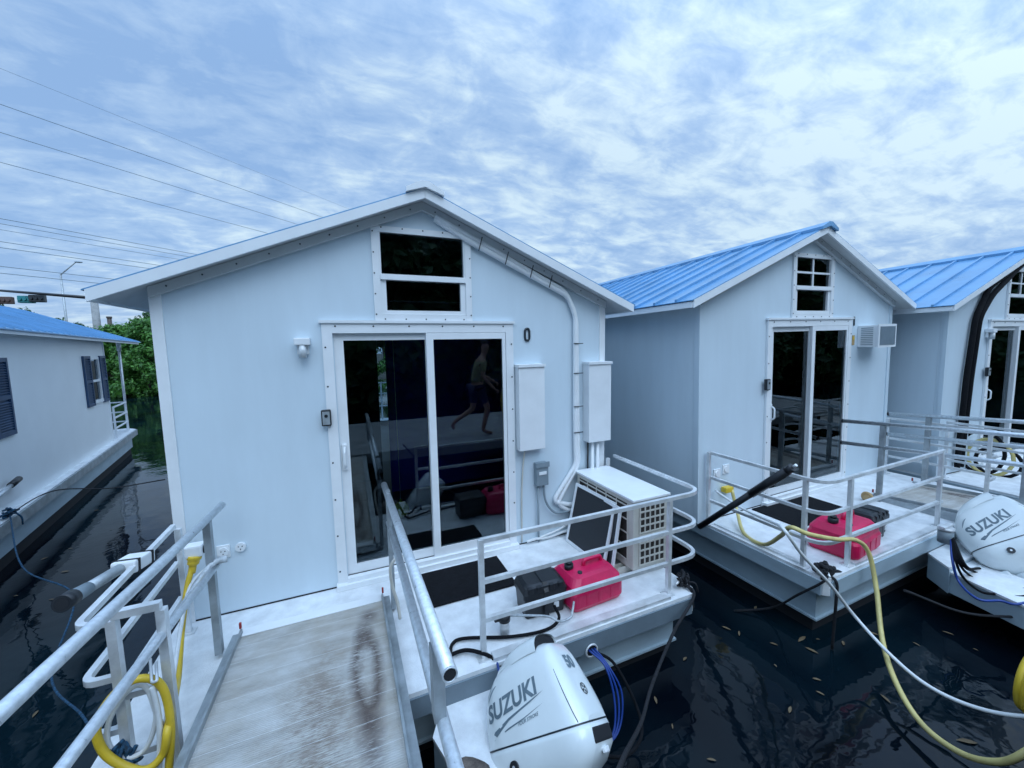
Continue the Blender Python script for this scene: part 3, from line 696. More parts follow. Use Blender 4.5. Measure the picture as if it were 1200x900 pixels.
fuel_tank((2.86, -.93, .002), .05, 'red plastic fuel tank between black battery box and cooling unit on the near deck', M_red)
# fuel filter
R_ = empty('fuel_filter', (2.10, -1.07, .002), 'small clear and black fuel filter standing on the near deck by the rail post', 'fuel filter')
b = B(); b.cyl((0, 0, 0), .034, .095, seg=16); b.build('filter_canister', M_alu, R_)
b = B(); b.cyl((0, 0, .095), .042, .04, seg=16); b.box((-.075, -.018, .108), (.04, .018, .13), bev=.004); b.build('filter_head', M_blkpl, R_)
# hoses on the deck near
def cord(nm, pts, r, m, label, cat='hose', group=None, seg=8, n=8):
    b = B(); b.sweep(sp(pts, n), r, seg); return tag(b.build(nm, m), label, cat, group)
zd = .014
cord('fuel_line', [PX(528, 770, 'z', .10), PX(530, 755, 'z', zd), PX(545, 748, 'z', zd), PX(600, 746, 'z', zd), PX(640, 738, 'z', zd), PX(655, 725, 'z', .04), (2.5, -1.06, .08)], .011, M_black, 'black fuel line curling over the near deck to the battery box')
cord('fuel_line', [(2.14, -1.07, .12), PX(640, 722, 'z', .08), PX(655, 728, 'z', .04), PX(668, 724, 'z', .03), PX(671, 715, 'z', .06), (2.74, -1.0, .2)], .008, M_clear, 'grey clear fuel line from the filter to the red tank')
cord('battery_cable', [PX(526, 768, 'z', .02), PX(545, 762, 'z', .02), PX(563, 765, 'z', .04), PX(575, 770, 'z', .0), PX(590, 785, 'z', -.06)], .012, M_black, 'black cable curving around the rail post towards the near outboard motor', 'cable')
cord('battery_cable', [PX(545, 812, 'z', -.15), PX(560, 792, 'z', -.1), PX(580, 776, 'z', -.03), (1.95, -1.35, .0)], .008, M_blue, 'blue cable between the deck edge and the near outboard motor', 'cable')

# air conditioner outdoor unit
A = empty('condenser_unit', (3.52, -.50, 0), 'beige outdoor air conditioning unit standing on the near deck behind the screens', 'air conditioner')
b = B(); b.box((-.185, -.43, .06), (.195, .44, .665), bev=.012); b.build('casing', M_beige, A)
b = B(); b.box((-.20, -.445, .667), (.21, .455, .69), bev=.006); b.build('top_cover', M_trim, A)
M_coil = mat('condenser_coil', (.05, .04, .035), .6, var=.3, vscale=80)
b = B(); b.use(M_coil); b.box((-.188, -.36, .12), (-.1855, .40, .63)); b.box((-.12, -.4335, .10), (.15, -.4305, .36)); b.box((-.12, -.4335, .385), (.15, -.4305, .63))
b.use(M_beige)
for i in range(6): y = -.36+i*.15; b.box((-.193, y-.005, .12), (-.187, y+.005, .63))
for i in range(5): z = .13+i*.12; b.box((-.194, -.36, z-.005), (-.1865, .40, z+.005))
for z0, z1 in ((.10, .36), (.385, .63)):
    for i in range(6): x = -.12+i*.054; b.box((x-.006, -.440, z0), (x+.006, -.4325, z1))
    for i in range(5): z = z0+i*(z1-z0)/4; b.box((-.128, -.441, z-.0065), (.158, -.4322, z+.0065))
b.build('coil_grille', M_beige, A)
for y in (-.3, .3):
    b = B(); b.box((-.26, y-.03, .0), (.24, y+.03, .012)); b.box((-.26, y-.032, .012), (.24, y-.026, .055)); b.box((-.26, y+.026, .012), (.24, y+.032, .055)); b.box((-.15, y-.02, .012), (.17, y+.02, .058)); b.build('support_bracket', M_beige, A)
# leaning insect screens
def screen(c, w, h, yaw, lean, label):
    o = empty('window_screen', c, label, 'window screen', None, (0, lean, yaw))
    b = B(); t = .028
    b.box((-.008, -w/2, 0), (.008, -w/2+t, h)); b.box((-.008, w/2-t, 0), (.008, w/2, h)); b.box((-.0075, -w/2+t, 0), (.0075, w/2-t, t)); b.box((-.0075, -w/2+t, h-t), (.0075, w/2-t, h)); b.build('screen_frame', M_trim, o)
    b = B(); b.box((-.001, -w/2+t, t), (.001, w/2-t, h-t)); b.build('screen_mesh', M_screen, o)
    return o
screen((3.17, -.43, .003), .60, .60, .05, radians(13), 'white framed insect screen, the outer of two leaning on the cooling unit')
screen((3.225, -.50, .003), .62, .58, -.03, radians(9), 'white framed insect screen, the inner of two leaning on the cooling unit')

# ------------------------------------------------------------------ outboard motors
HC = .375
def cowl_prof(x):
    """half width and top height of the cowl at x (x aft positive, -.32..+.32)"""
    pts = [(-.325, .05), (-.32, .13), (-.30, .20), (-.26, .265), (-.19, .322), (-.10, .355), (0, .372), (.08, .380), (.15, .380), (.195, .366), (.225, .325), (.255, .245), (.288, .15), (.315, .06), (.325, .02)]
    for (a, b_), (c, d) in zip(pts, pts[1:]):
        if a <= x <= c:
            t = (x-a)/(c-a); h = b_+(d-b_)*t; break
    else: h = .04
    w = .183*(1-abs(x/.34)**(4.5 if x < 0 else 9))**.5
    if x > .0: w *= 1-.10*(x/.325)
    return w, h
def cowl_y(x, z):
    w, h = cowl_prof(x); q = min(max(z/h, 0), .999); tw = 1-.12*q
    return w*tw*(1-q**4.2)**(1/2.6)
def outboard(loc, frame, label, front_label):
    R_ = empty('outboard_motor', loc, label, 'outboard motor', 'white outboard motors on the cabin decks')
    Bv, Pv, Uv = frame           # aft, port, up
    R_.rotation_euler = Matrix((Bv, -Pv, Uv)).transposed().to_euler()   # local x aft, y starboard, z up
    b = B(); n = 44; mth = 40; vs = []; fs = []
    xs = [-.325+.65*(.5-.5*cos(pi*i/n)) for i in range(n+1)]
    for x in xs:
        w, h = cowl_prof(x)
        for j in range(mth+1):
            a = pi*j/mth; c_, s_ = cos(a), sin(a)
            z = h*abs(s_)**(.55); q = z/h
            y = math.copysign(w*(1-.12*q)*abs(c_)**.5, c_)
            # side crease
            vs.append((x, -y, z))
    for i in range(n):
        for j in range(mth): fs.append((i*(mth+1)+j, (i+1)*(mth+1)+j, (i+1)*(mth+1)+j+1, i*(mth+1)+j+1))
    b.add(vs, fs, True); 
    b.add([vs[j] for j in range(mth+1)], [tuple(range(mth+1))]); b.add([vs[n*(mth+1)+j] for j in range(mth+1)], [tuple(range(mth+1))[::-1]])
    b.build('motor_cowl', M_eng, R_)
    # dark seam line between cowl and lower pan, and aft panel seam
    b = B(); ring = []
    for x in xs: ring.append((x, -cowl_prof(x)[0]-.0015, -.001))
    for x in reversed(xs): ring.append((x, cowl_prof(x)[0]+.0015, -.001))
    b.prism([(p[0], p[1]*1.0, -.007) for p in ring], (0, 0, .006)); b.build('cowl_seam', M_textk, R_)
    b = B()
    for sx in (1, -1):
        pth = []
        for i in range(24):
            t = i/23; x = .292-.105*t; z = .004+.355*t
            w, h = cowl_prof(x); z = min(z, h*.93); pth.append((x, sx*(-cowl_y(x, z)), z))
        b.sweep(pth, .0022, 6)
    b.build('panel_seam', M_textk, R_)
    # raised intake hood along the top, open aft
    hd = B(); rings = []
    for i in range(15):
        t = i/14; x = -.27+.40*t; w, h = cowl_prof(x); rise = .006+.042*sin(pi*min(t*.62, .5)); hw_ = .07+.055*min(1, t*1.8)
        rings.append([(x+.02*(1-abs(cos(pi*j/16))), hw_*math.copysign(abs(cos(pi*j/16))**.6, cos(pi*j/16)), h-.035+(rise+.035)*abs(sin(pi*j/16))**.6) for j in range(17)])
    vs_ = [p for q in rings for p in q]; n_ = 17
    hd.add(vs_, [(i*n_+j, i*n_+j+1, (i+1)*n_+j+1, (i+1)*n_+j) for i in range(14) for j in range(16)], True)
    hd.build('intake_hood', M_eng, R_)
    b = B(); q = rings[-1]; b.add([(p[0]-.006, p[1]*.93, p[2]-.006) for p in q], [tuple(range(17))]); b.build('air_intake', M_dark, R_)
    for sx in (-1, 1):      # side vents of the cowl
        b = B(); pth = [(-.25+.10*t/8, sx*(cowl_y(-.25+.10*t/8, .19+.07*sin(pi*t/16))+.001), .19+.07*sin(pi*t/16)) for t in range(9)]
        b.sweep(pth, [.001, .004, .006, .007, .007, .006, .005, .003, .001], 6); b.build('side_vent', M_grey, R_)
    # lower pan, tapering
    b = B(); secs = []
    for z, kx, kw, ox in ((-.008, 1.0, 1.0, 0), (-.03, 1.015, 1.01, 0), (-.10, 1.0, .97, .0), (-.16, .86, .86, -.01), (-.21, .62, .66, -.02), (-.26, .46, .5, -.03)):
        ring = []
        for i in range(25):
            x = -.325+.65*(.5-.5*cos(pi*i/24)); ring.append((x*kx+ox, -cowl_prof(x)[0]*kw-.0005, z))
        for i in range(24, -1, -1):
            x = -.325+.65*(.5-.5*cos(pi*i/24)); ring.append((x*kx+ox, cowl_prof(x)[0]*kw+.0005, z))
        secs.append(ring)
    loft(b, secs[::-1], True); b.build('lower_pan', M_eng, R_)
    # rear hand-hold recess
    b = B(); b.use(M_trim); 
    b.use(M_dark); b.box((.310, -.095, -.088), (.3345, .095, -.026), bev=.010); b.use(M_trim); b.box((.312, -.022, -.13), (.333, .022, -.105), bev=.006); b.build('hand_hold', M_dark, R_)
    b = B(); b.use(M_blkpl); b.cyl((-.10, -.182, -.085), .026, -.01, (0, 1, 0), 18); b.use(M_alu); b.cyl((-.10, -.1925, -.085), .008, -.002, (0,1,0), 10); b.build('flush_plug', M_blkpl, R_)
    # leg, cavitation plate, gearcase, propeller
    b = B(); loft(b, [rrect(.14, .07, .05, -.78, cx=-.03), rrect(.15, .075, .055, -.45, cx=-.03), rrect(.17, .095, .06, -.25, cx=-.03)]); b.build('leg', M_engd, R_)
    b = B(); b.prism([(-.2, -.06, -.79), (.1, -.10, -.79), (.26, -.09, -.79), (.26, .09, -.79), (.1, .10, -.79), (-.2, .06, -.79)], (0, 0, .012)); b.build('cavitation_plate', M_engd, R_)
    b = B(); b.sweep([(-.22, 0, -.95), (-.17, 0, -.95), (-.05, 0, -.95), (.12, 0, -.95), (.2, 0, -.95)], [.01, .045, .055, .05, .04], 16); b.prism([(-.12, -.02, -.93), (.12, -.02, -.93), (.14, -.03, -.79), (-.16, -.03, -.79)], (0, .05, 0)); b.prism([(-.1, -.008, -1.0), (.06, -.008, -1.0), (.02, -.008, -1.12), (-.06, -.008, -1.12)], (0, .016, 0)); b.build('gearcase', M_engd, R_)
    b = B(); b.cyl((.2, 0, -.95), .035, .09, (1, 0, 0), 16)
    for k in range(3):
        a = k*2*pi/3; T = Matrix.Rotation(a, 4, 'X'); T.translation = (.245, 0, -.95)
        b.prism([(-.03, -.02, .03), (.03, .02, .03), (.035, .07, .1), (.01, .05, .15), (-.03, -.04, .14), (-.045, -.05, .08)], (.006, 0, 0), T)
    b.build('propeller', M_alud, R_)
    # bracket / swivel towards the boat
    b = B(); b.box((-.36, -.09, -.42), (-.21, .09, -.20), bev=.02); b.box((-.40, -.11, -.40), (-.35, -.085, -.12)); b.box((-.40, .085, -.40), (-.35, .11, -.12)); b.build('clamp_bracket', M_engd, R_)
    # writing on both sides, wrapped on the surface
    def decal(body, size, x0, z0, ang, m, nm, off=0, shear=0, space=1, side=-1):
        vs, fs = text_mesh(body, size, 0.0, off, shear, space); o = []
        for v in vs:
            x = x0+(v.x*cos(ang)-v.y*sin(ang))*(1 if side < 0 else -1); z = z0+v.x*sin(ang)+v.y*cos(ang)
            o.append((x, side*(cowl_y(x, z)+.0025), z))
        bb = B(); bb.add(o, fs if side < 0 else [f[::-1] for f in fs]); return bb.build(nm, m, R_)
    for side in (-1, 1):
        decal('SUZUKI', .104, -.065, .135, .17, M_text, 'maker_lettering', .0035, .12, 1.02, side)
        decal('FOUR STROKE', .020, .03, .068, .14, M_text, 'small_lettering', .0003, .4, 1, side)
        b = B(); sw = lambda x, z: (x, side*(cowl_y(x, z)+.0022), z)
        A_ = [(-.275, .012), (-.20, .066), (-.09, .105), (.05, .142), (.15, .168), (.05, .134), (-.09, .094), (-.18, .048)]
        b.add([sw(*p) for p in A_], [(0, 1, 7), (1, 2, 6, 7), (2, 3, 5, 6), (3, 4, 5)]); 
        C_ = [(-.22, .032), (-.10, .066), (.0, .084), (.14, .12), (.0, .079), (-.10, .059)]
        b.add([sw(*p) for p in C_], [(0, 1, 5), (1, 2, 4, 5), (2, 3, 4)])
        b.build('swoosh_stripe', M_text, R_)
    # rear face '50' and round emblem: surface facing aft
    def rear(y, z):
        lo, hi = .1, .325
        for _ in range(24):
            mid_ = (lo+hi)/2
            w, h = cowl_prof(mid_)
            inside = z < h and abs(y) < cowl_y(mid_, z)
            if inside: lo = mid_
            else: hi = mid_
        return lo
    def rdecal(vs, fs, y0, z0, m, nm):
        bb = B(); bb.add([(rear(-(-v.x)+y0, z0+v.y)+.003, (v.x+y0), z0+v.y) for v in vs], fs); return bb.build(nm, m, R_)
    vs, fs = text_mesh('50', .085, 0, .004, 0, 1); rdecal(vs, fs, 0.0, .235, M_text, 'power_number')
    bb = B(); n_ = 24
    for r0, r1 in ((.022, .027),):
        vs = []; 
        for k in range(n_):
            a = 2*pi*k/n_
            for r in (r0, r1): vs.append(Vector((r*cos(a), r*sin(a), 0)))
        fs = [(2*k, 2*k+1, (2*k+3) % (2*n_), (2*k+2) % (2*n_)) for k in range(n_)]
    # propeller-like emblem petals
    for k in range(4):
        a = k*pi/2+.4; o = len(vs)
        for (r, da) in ((.003, 0), (.018, -.35), (.021, 0.1), (.016, .5)): vs.append(Vector((r*cos(a+da), r*sin(a+da), 0)))
        fs.append((o, o+1, o+2, o+3))
    rdecal(vs, fs, .0, .13, M_textk, 'round_emblem')
    return R_
def eframe(yaw, tilt, roll):
    fw = Vector((sin(yaw), cos(yaw), 0)); pt = Vector((-cos(yaw), sin(yaw), 0)); up = Vector((0, 0, 1))
    U = up*cos(tilt)+fw*sin(tilt); Bk = -fw*cos(tilt)+up*sin(tilt); c, s = cos(roll), sin(roll)
    return Bk, pt*c+U*s, -pt*s+U*c
outboard((2.061, -1.753, -.079), eframe(-.836, .59, .674), 'near white outboard motor tilted up in front of the nearest cabin deck', 0)
outboard((6.85, -2.04, .07), eframe(-.836+.1, .59, .674), 'far white outboard motor tilted up at the right edge by the second gangway', 0)

# ------------------------------------------------------------------ left houseboat
LB = empty('houseboat', (-2.815, 3.537, 0), 'blue roofed houseboat with navy shutters at the left edge', 'houseboat', None, (0, 0, radians(11.43)))
y0, y1 = -9, 5.15
b = B(); XW = -.12
def lbwall(b, x0, x1, holes, ya, yb, zt):
    ys = sorted({ya, yb} | {h[0] for h in holes} | {h[1] for h in holes})
    for p, q in zip(ys, ys[1:]):
        h = [k for k in holes if k[0] <= p and k[1] >= q]
        if h: b.box((x0, p, 0), (x1, q, h[0][2])); b.box((x0, p, h[0][3]), (x1, q, zt))
        else: b.box((x0, p, 0), (x1, q, zt))
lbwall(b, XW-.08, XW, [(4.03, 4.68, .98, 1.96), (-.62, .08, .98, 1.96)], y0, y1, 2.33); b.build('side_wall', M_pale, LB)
b = B(); b.box((-3.7, y1-.07, 0), (XW-.081, y1-.001, 2.33)); b.box((-3.7, y1-.06, 2.33), (XW-.1, y1-.01, 2.5)); b.box((-3.72, y0, 0), (-3.64, y1-.08, 2.33)); b.build('end_wall', M_wall, LB)
b = B(); b.box((XW-.05, y1-.055, .005), (XW+.012, y1+.012, 2.3)); b.build('corner_trim', M_trim, LB)
for ya, yb, s0, s1 in ((4.03, 4.68, 3.60, 5.08), (-.62, .08, -1.05, .55)):
    f = B(); f.box((XW-.03, ya, .98), (XW+.012, ya+.05, 1.96)); f.box((XW-.03, yb-.05, .98), (XW+.012, yb, 1.96)); f.box((XW-.03, ya+.05, .98), (XW+.03, yb-.05, 1.04)); f.box((XW-.03, ya+.05, 1.91), (XW+.01, yb-.05, 1.96)); f.box((XW-.03, ya+.05, 1.43), (XW+.006, yb-.05, 1.475))
    fo = f.build('window', M_trim, LB); g = B(); g.box((XW-.022, ya+.05, 1.04), (XW-.016, yb-.05, 1.91)); g.build('glass_pane', M_glass, fo)
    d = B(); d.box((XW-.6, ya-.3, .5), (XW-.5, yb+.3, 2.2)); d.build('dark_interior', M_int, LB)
    for p, q in ((s0, ya-.005), (yb+.005, s1)):
        h = B(); h.box((XW+.002, p, .95), (XW+.035, p+.045, 1.985)); h.box((XW+.002, q-.045, .95), (XW+.035, q, 1.985))
        for z in (.95, 1.43, 1.93): h.box((XW+.003, p+.045, z), (XW+.034, q-.045, z+.055))
        z = 1.02
        while z < 1.92:
            if not 1.42 < z < 1.49: h.prism([(XW+.006, p+.045, z), (XW+.030, p+.045, z-.018), (XW+.030, p+.045, z-.012), (XW+.006, p+.045, z+.008)], (0, q-p-.09, 0))
            z += .034
        h.box((XW+.001, p+.045, 1.0), (XW+.005, q-.045, 1.93)); h.build('shutter', M_shut, LB)
b = B(); b.use(M_trim)
re_ = (.15, 2.34); rr_ = (-1.85, 3.12)
for sx in (1, -1):
    ex = re_[0] if sx > 0 else -3.85
    b.use(M_trim); b.prism([(rr_[0], y0, rr_[1]-.06), (ex, y0, re_[1]-.06), (ex, y0, re_[1]), (rr_[0], y0, rr_[1])], (0, 7.3-y0, 0))
b.build('roof_board', M_trim, LB)
b = B()
for sx in (1, -1):
    ex = .19 if sx > 0 else -3.89
    b.prism([(rr_[0], y0, rr_[1]+.002), (ex, y0, re_[1]-.012), (ex, y0, re_[1]+.004), (rr_[0], y0, rr_[1]+.018)], (0, 7.33-y0, 0))
    k = y0+.1
    while k < 7.3: b.prism([(rr_[0], k, rr_[1]+.01), (ex, k, re_[1]-.004), (ex, k, re_[1]+.022), (rr_[0], k, rr_[1]+.036)], (0, .026, 0)); k += .24
b.build('roof_sheet', M_roof, LB)
b = B(); b.prism([(0, y0, -.15), (0, 6.7, -.15), (-.2, 7.0, -.15), (-3.7, 7.0, -.15), (-3.7, y0, -.15)][::-1], (0, 0, .15)); b.build('deck', M_deck, LB)
b = B(); b.box((.001, y0, -.15), (.03, 6.7, -.01)); b.build('rub_rail', M_alud, LB)
b = B(); b.prism([(-.06, y0, -.44), (-.06, 6.5, -.44), (-.3, 6.85, -.44), (-3.6, 6.85, -.44), (-3.6, y0, -.44)][::-1], (0, 0, .289)); b.build('hull', M_hull, LB)
b = B(); b.prism([(-.08, y0, -.9), (-.08, 6.4, -.9), (-.3, 6.7, -.9), (-3.5, 6.7, -.9), (-3.5, y0, -.9)][::-1], (0, 0, .459)); b.build('pontoon', M_dark, LB)
b = B()
for z in (.25, .5, .76): b.sweep(rnd([(-.10, 5.3, z), (-.10, 6.6, z), (-1.0, 6.6, z)], .1), 0, sq=(.03, .03))
for x, y in ((-.1, 5.3), (-.1, 6.45), (-.9, 6.6)): b.box((x-.017, y-.017, 0), (x+.017, y+.017, .78))
b.build('deck_rail', M_trim, LB)
b = B(); b.cyl((-.12, 6.55, 0), .028, 2.36, seg=12); b.cyl((-.12, 6.55, 2.1), .045, .25, seg=12); b.build('roof_post', M_alu, LB)
b = B(); b.box((XW+.001, -.1, .12), (XW+.018, .45, .32)); b.build('hatch_cover', M_trim, LB)
P_ = Vector((-2.765, 3.32, .05))
b = B()
for k in range(4): 
    pts = [P_+Vector((random.uniform(-.06, .06), random.uniform(-.09, .09), random.uniform(-.03, .08))) for _ in range(6)]; b.sweep(sp(pts, 5), .012, 6)
b.sweep(sp([P_+Vector((.02,.05,0)), P_+Vector((.06,.07,-.08)), P_+Vector((.05,.09,-.18))], 4), .01, 6)
tag(b.build('rope_knot', M_ropeb), 'blue rope knotted on the rim of the left houseboat', 'rope')
cord('mooring_rope', [P_, (-1.9, 1.9, -.10), (-1.15, 1.1, -.12), PX(60, 790, 'z', -.20), PX(96, 838, 'z', -.10), PX(115, 870, 'z', .03)], .007, M_ropeb, 'blue mooring rope sagging over the water from the left houseboat', 'rope')
cord('mooring_rope', [P_, PX(60, 576, 'y', 2.2), PX(130, 572, 'y', 2.0), PX(193, 562, 'y', 1.6)], .006, M_ropek, 'thin dark line stretched between left houseboat and the nearest cabin', 'rope')
q0, q1 = PX(-12, 590, 'x', -2.75), PX(22, 561, 'x', -2.9)
b = B(); b.use(M_galv); b.sweep([q0, q0+(q1-q0)*.7], .025, 10); b.use(M_blkpl); b.sweep([q0+(q1-q0)*.7, q1], .038, 10); tag(b.build('boat_hook', M_galv), 'grey pole with black tip sticking out beside the left houseboat wall', 'pole')

# ------------------------------------------------------------------ things at the left rail
pa = PX(72, 708, 'x', -.09); pb = PX(160, 655, 'x', -.02)
b = B(); d_ = (pb-pa); b.use(M_blkpl); b.sweep([pa, pa+d_*.12], .040, 16); b.use(M_grey); b.sweep([pa+d_*.12, pa+d_*.13, pa+d_*.3], [.036, .036, .031], 16); b.use(M_alud); b.sweep([pa+d_*.3, pb], .0285, 16)
b.use(M_dark); b.cyl(pa-d_.normalized()*.001, .030, .0008, d_, 16)
tag(b.build('boat_pole', M_alud), 'thick grey pole with black end strapped along the left rail', 'pole')
pc = pa+d_*.90
b = B(); b.use(M_trim); T = Matrix.Translation(pc) @ d_.to_track_quat('Y', 'Z').to_matrix().to_4x4()
b.box((-.045, -.09, -.036), (.075, .09, .036), T, bev=.012); b.use(M_ropek)
for yy in (-.06, .06): b.box((-.048, yy-.008, -.039), (.078, yy+.008, .039), T)
tag(b.build('foam_pad', M_trim), 'white pad strapped around the grey pole on the left rail', 'pad')
# shore power cord with adapter
ad = PX(229, 650, 'y', -.28)
b = B(); b.use(M_trim); b.box((-.05, -.04, -.005), (.05, .04, .075), Matrix.Translation(ad), bev=.012); b.use(M_blkpl); b.cyl(ad+Vector((.05, 0, .03)), .028, .012, (1, 0, 0), 14)
b.use(M_yel); b.sweep(sp([ad+Vector((0, -.01, .0)), ad+Vector((-.01, -.02, -.05)), ad+Vector((-.02, -.03, -.11))], 5), [.042]*3+[.034]*3+[.022]*5, 12)
tag(b.build('power_adapter', M_trim), 'white power plug with yellow boot hanging by the left gangway post', 'plug')
pts = [ad+Vector((-.02, -.03, -.09)), PX(219, 690, 'y', -.36), PX(213, 740, 'y', -.5), PX(209, 790, 'y', -.75), PX(205, 815, 'y', -1.0), PX(197, 850, 'y', -1.27), PX(190, 885, 'y', -1.30), PX(165, 903, 'y', -1.31), PX(125, 885, 'y', -1.29), PX(113, 850, 'y', -1.28), PX(135, 812, 'y', -1.27), PX(165, 795, 'y', -1.26), PX(190, 805, 'y', -1.26), PX(200, 850, 'y', -1.27), PX(197, 915, 'y', -1.28)]
cord('shore_cord', pts, .0165, M_yel, 'bright yellow power cord coiled on the left gate frame of the near deck', 'cord', None, 12)
pts = [PX(262, 657, 'y', -.46), PX(240, 668, 'y', -.42), PX(222, 690, 'y', -.45), PX(212, 735, 'y', -.6), PX(205, 780, 'y', -.9), PX(192, 850, 'y', -1.24), PX(172, 806, 'y', -1.23), PX(150, 810, 'y', -1.235), PX(128, 845, 'y', -1.24), PX(128, 875, 'y', -1.25), PX(150, 888, 'y', -1.26), PX(172, 875, 'y', -1.26), PX(183, 840, 'y', -1.26), PX(178, 805, 'y', -1.27), PX(187, 850, 'y', -1.28), PX(186, 930, 'y', -1.29)]
cord('water_hose', pts, .011, M_hose, 'white water hose coiled inside the yellow cord at the left gate', 'hose', None, 10)
cord('ribbed_hose', [PX(266, 655, 'y', -.47), PX(250, 660, 'y', -.50), PX(228, 690, 'y', -.58), PX(207, 722, 'y', -.72)], .020, M_clear, 'clouded ribbed hose sleeve on the lower left handrail', 'hose', None, 12)
b = B()
for k in range(5):
    c = PX(140+k*4, 878+k*2, 'y', -1.26); b.sweep(sp([c+Vector((random.uniform(-.035, .035), random.uniform(-.02, .02), random.uniform(-.035, .035))) for _ in range(5)], 4), .009, 6)
tag(b.build('rope_tie', M_ropeb), 'blue rope tie around the coiled yellow cord', 'rope')
b = B(); b.sweep(rnd([PX(176, 772, 'y', -1.2), PX(178, 800, 'y', -1.29), PX(184, 798, 'y', -1.30), PX(183, 776, 'y', -1.21)], .01), .006, 6); tag(b.build('hanging_hook', M_alu), 'metal hook holding the coiled cord on the left gate', 'hook')

# piling between gangway and motor
R_ = PX(548, 905, 'z', -.05)
b = B(); n = 18; secs = []
for z in (-1.5, -.4, -.2, -.12, -.08):
    rr = .13 if z < -.15 else (.125 if z < -.1 else .10)
    secs.append([(R_.x+rr*(1+.06*sin(k*2.3+z))*cos(2*pi*k/n), R_.y+rr*(1+.06*sin(k*1.7))*sin(2*pi*k/n), z) for k in range(n)])
loft(b, secs, True); tag(b.build('wooden_piling', M_wood), 'weathered brown wooden piling beside the near outboard motor', 'piling')

# cables at the hull hole, near motor
hc = PX(693, 762, 'y', -1.30)
b = B(); b.use(M_alu); b.sweep([hc+Vector((.045*cos(a*pi/8), -.004, .045*sin(a*pi/8))) for a in range(16)], .007, 6, closed=True); b.use(M_dark); b.cyl(hc+Vector((0, .004, 0)), .042, -.004, (0, 1, 0), 16)
tag(b.build('hull_fitting', M_alu), 'round metal hull fitting with blue cables on the near deck edge', 'fitting')
for k, (m_, r) in enumerate(((M_blue, .007), (M_blue, .007), (M_blue, .006))):
    cord('control_cable', [hc+Vector((-.022+.022*k, .0, .01)), hc+Vector((.03+.012*k, -.12, -.04)), hc+Vector((.03+.03*k, -.22, -.20+.01*k)), hc+Vector((-.05+.02*k, -.30, -.34)), hc+Vector((-.25, -.34, -.36))], r, m_, ['blue control cable nearest the near motor at the hull fitting', 'middle of the three blue cables at the hull fitting', 'rightmost of the three blue cables at the hull fitting'][k], 'cable', 'blue control cables at the hull fitting')
cord('battery_cable', [hc+Vector((.03, 0, -.02)), PX(720, 778, 'y', -1.4), PX(745, 825, 'y', -1.55), PX(752, 860, 'y', -1.7), PX(735, 885, 'y', -1.85), PX(700, 886, 'y', -1.9)], .010, M_black, 'black cable hanging in a loop right of the near motor', 'cable')

# rope knots at deck corners
def knot(c, label, n=6, r=.011, tails=()):
    b = B()
    for k in range(n):
        pts = [Vector(c)+Vector((random.uniform(-.07, .07), random.uniform(-.05, .05), random.uniform(-.02, .07))) for _ in range(6)]
        b.sweep(sp(pts, 5), r, 6)
    for t in tails: b.sweep(sp([c]+[Vector(c)+Vector(q) for q in t], 4), r*.9, 6)
    return tag(b.build('rope_knot', M_ropek), label, 'rope')
k1 = Vector((3.62, -1.18, .03)); k2 = Vector((4.80, -1.58, .03))
def cleat(c, label, yaw):
    b = B(); T = Matrix.Translation(c) @ Matrix.Rotation(yaw, 4, 'Z'); b.box((-.03, -.015, -.028), (.03, .015, .02), T); b.sweep([T @ Vector(p) for p in ((-.1, 0, .02), (-.05, 0, .03), (.05, 0, .03), (.1, 0, .02))], [.007, .012, .012, .007], 8)
    return tag(b.build('cleat', M_alu), label, 'cleat')
cleat(k1, 'metal cleat under the black knot on the near deck corner', .3); cleat(k2, 'metal cleat under the black knot on the middle cabin deck corner', .9)
knot(k1, 'black rope knot on the right front corner of the near deck', 8, .009, [((.02, -.08, -.03), (.02, -.10, -.12), (.03, -.10, -.16)), ((.09, -.05, .0), (.12, -.06, -.08))])
knot(k2, 'black rope knot on the front corner of the middle cabin deck', 12, .016, [((.12, -.03, .0), (.2, -.05, -.04))])
cord('mooring_rope', [k1, k1+Vector((.01, -.12, -.04)), PX(790, 740, 'y', -1.42), PX(765, 800, 'y', -1.6), PX(752, 845, 'y', -1.8), PX(732, 885, 'y', -2.1), PX(715, 930, 'y', -2.5)], .011, M_ropek, 'dark mooring rope running down from the near deck corner past the motor', 'rope')
cord('mooring_rope', [k2, k2+Vector((-.10, -.06, -.01)), PX(935, 697, 'y', -1.45), PX(905, 712, 'y', -1.2), PX(860, 716, 'y', -1.0)], .010, M_ropek, 'black rope leading left from the middle deck corner over the water', 'rope')
cord('mooring_rope', [k2, k2+Vector((.0, -.09, -.03)), k2+Vector((.005, -.095, -.2)), k2+Vector((.0, -.09, -.62))], .012, M_ropek, 'black rope hanging straight down the middle deck corner', 'rope')
cord('mooring_rope', [PX(1060, 692, 'y', -2.0), PX(1130, 718, 'y', -2.1), PX(1200, 723, 'y', -2.3), PX(1290, 722, 'y', -2.6)], .010, M_ropek, 'black rope stretched over the water towards the right edge', 'rope')

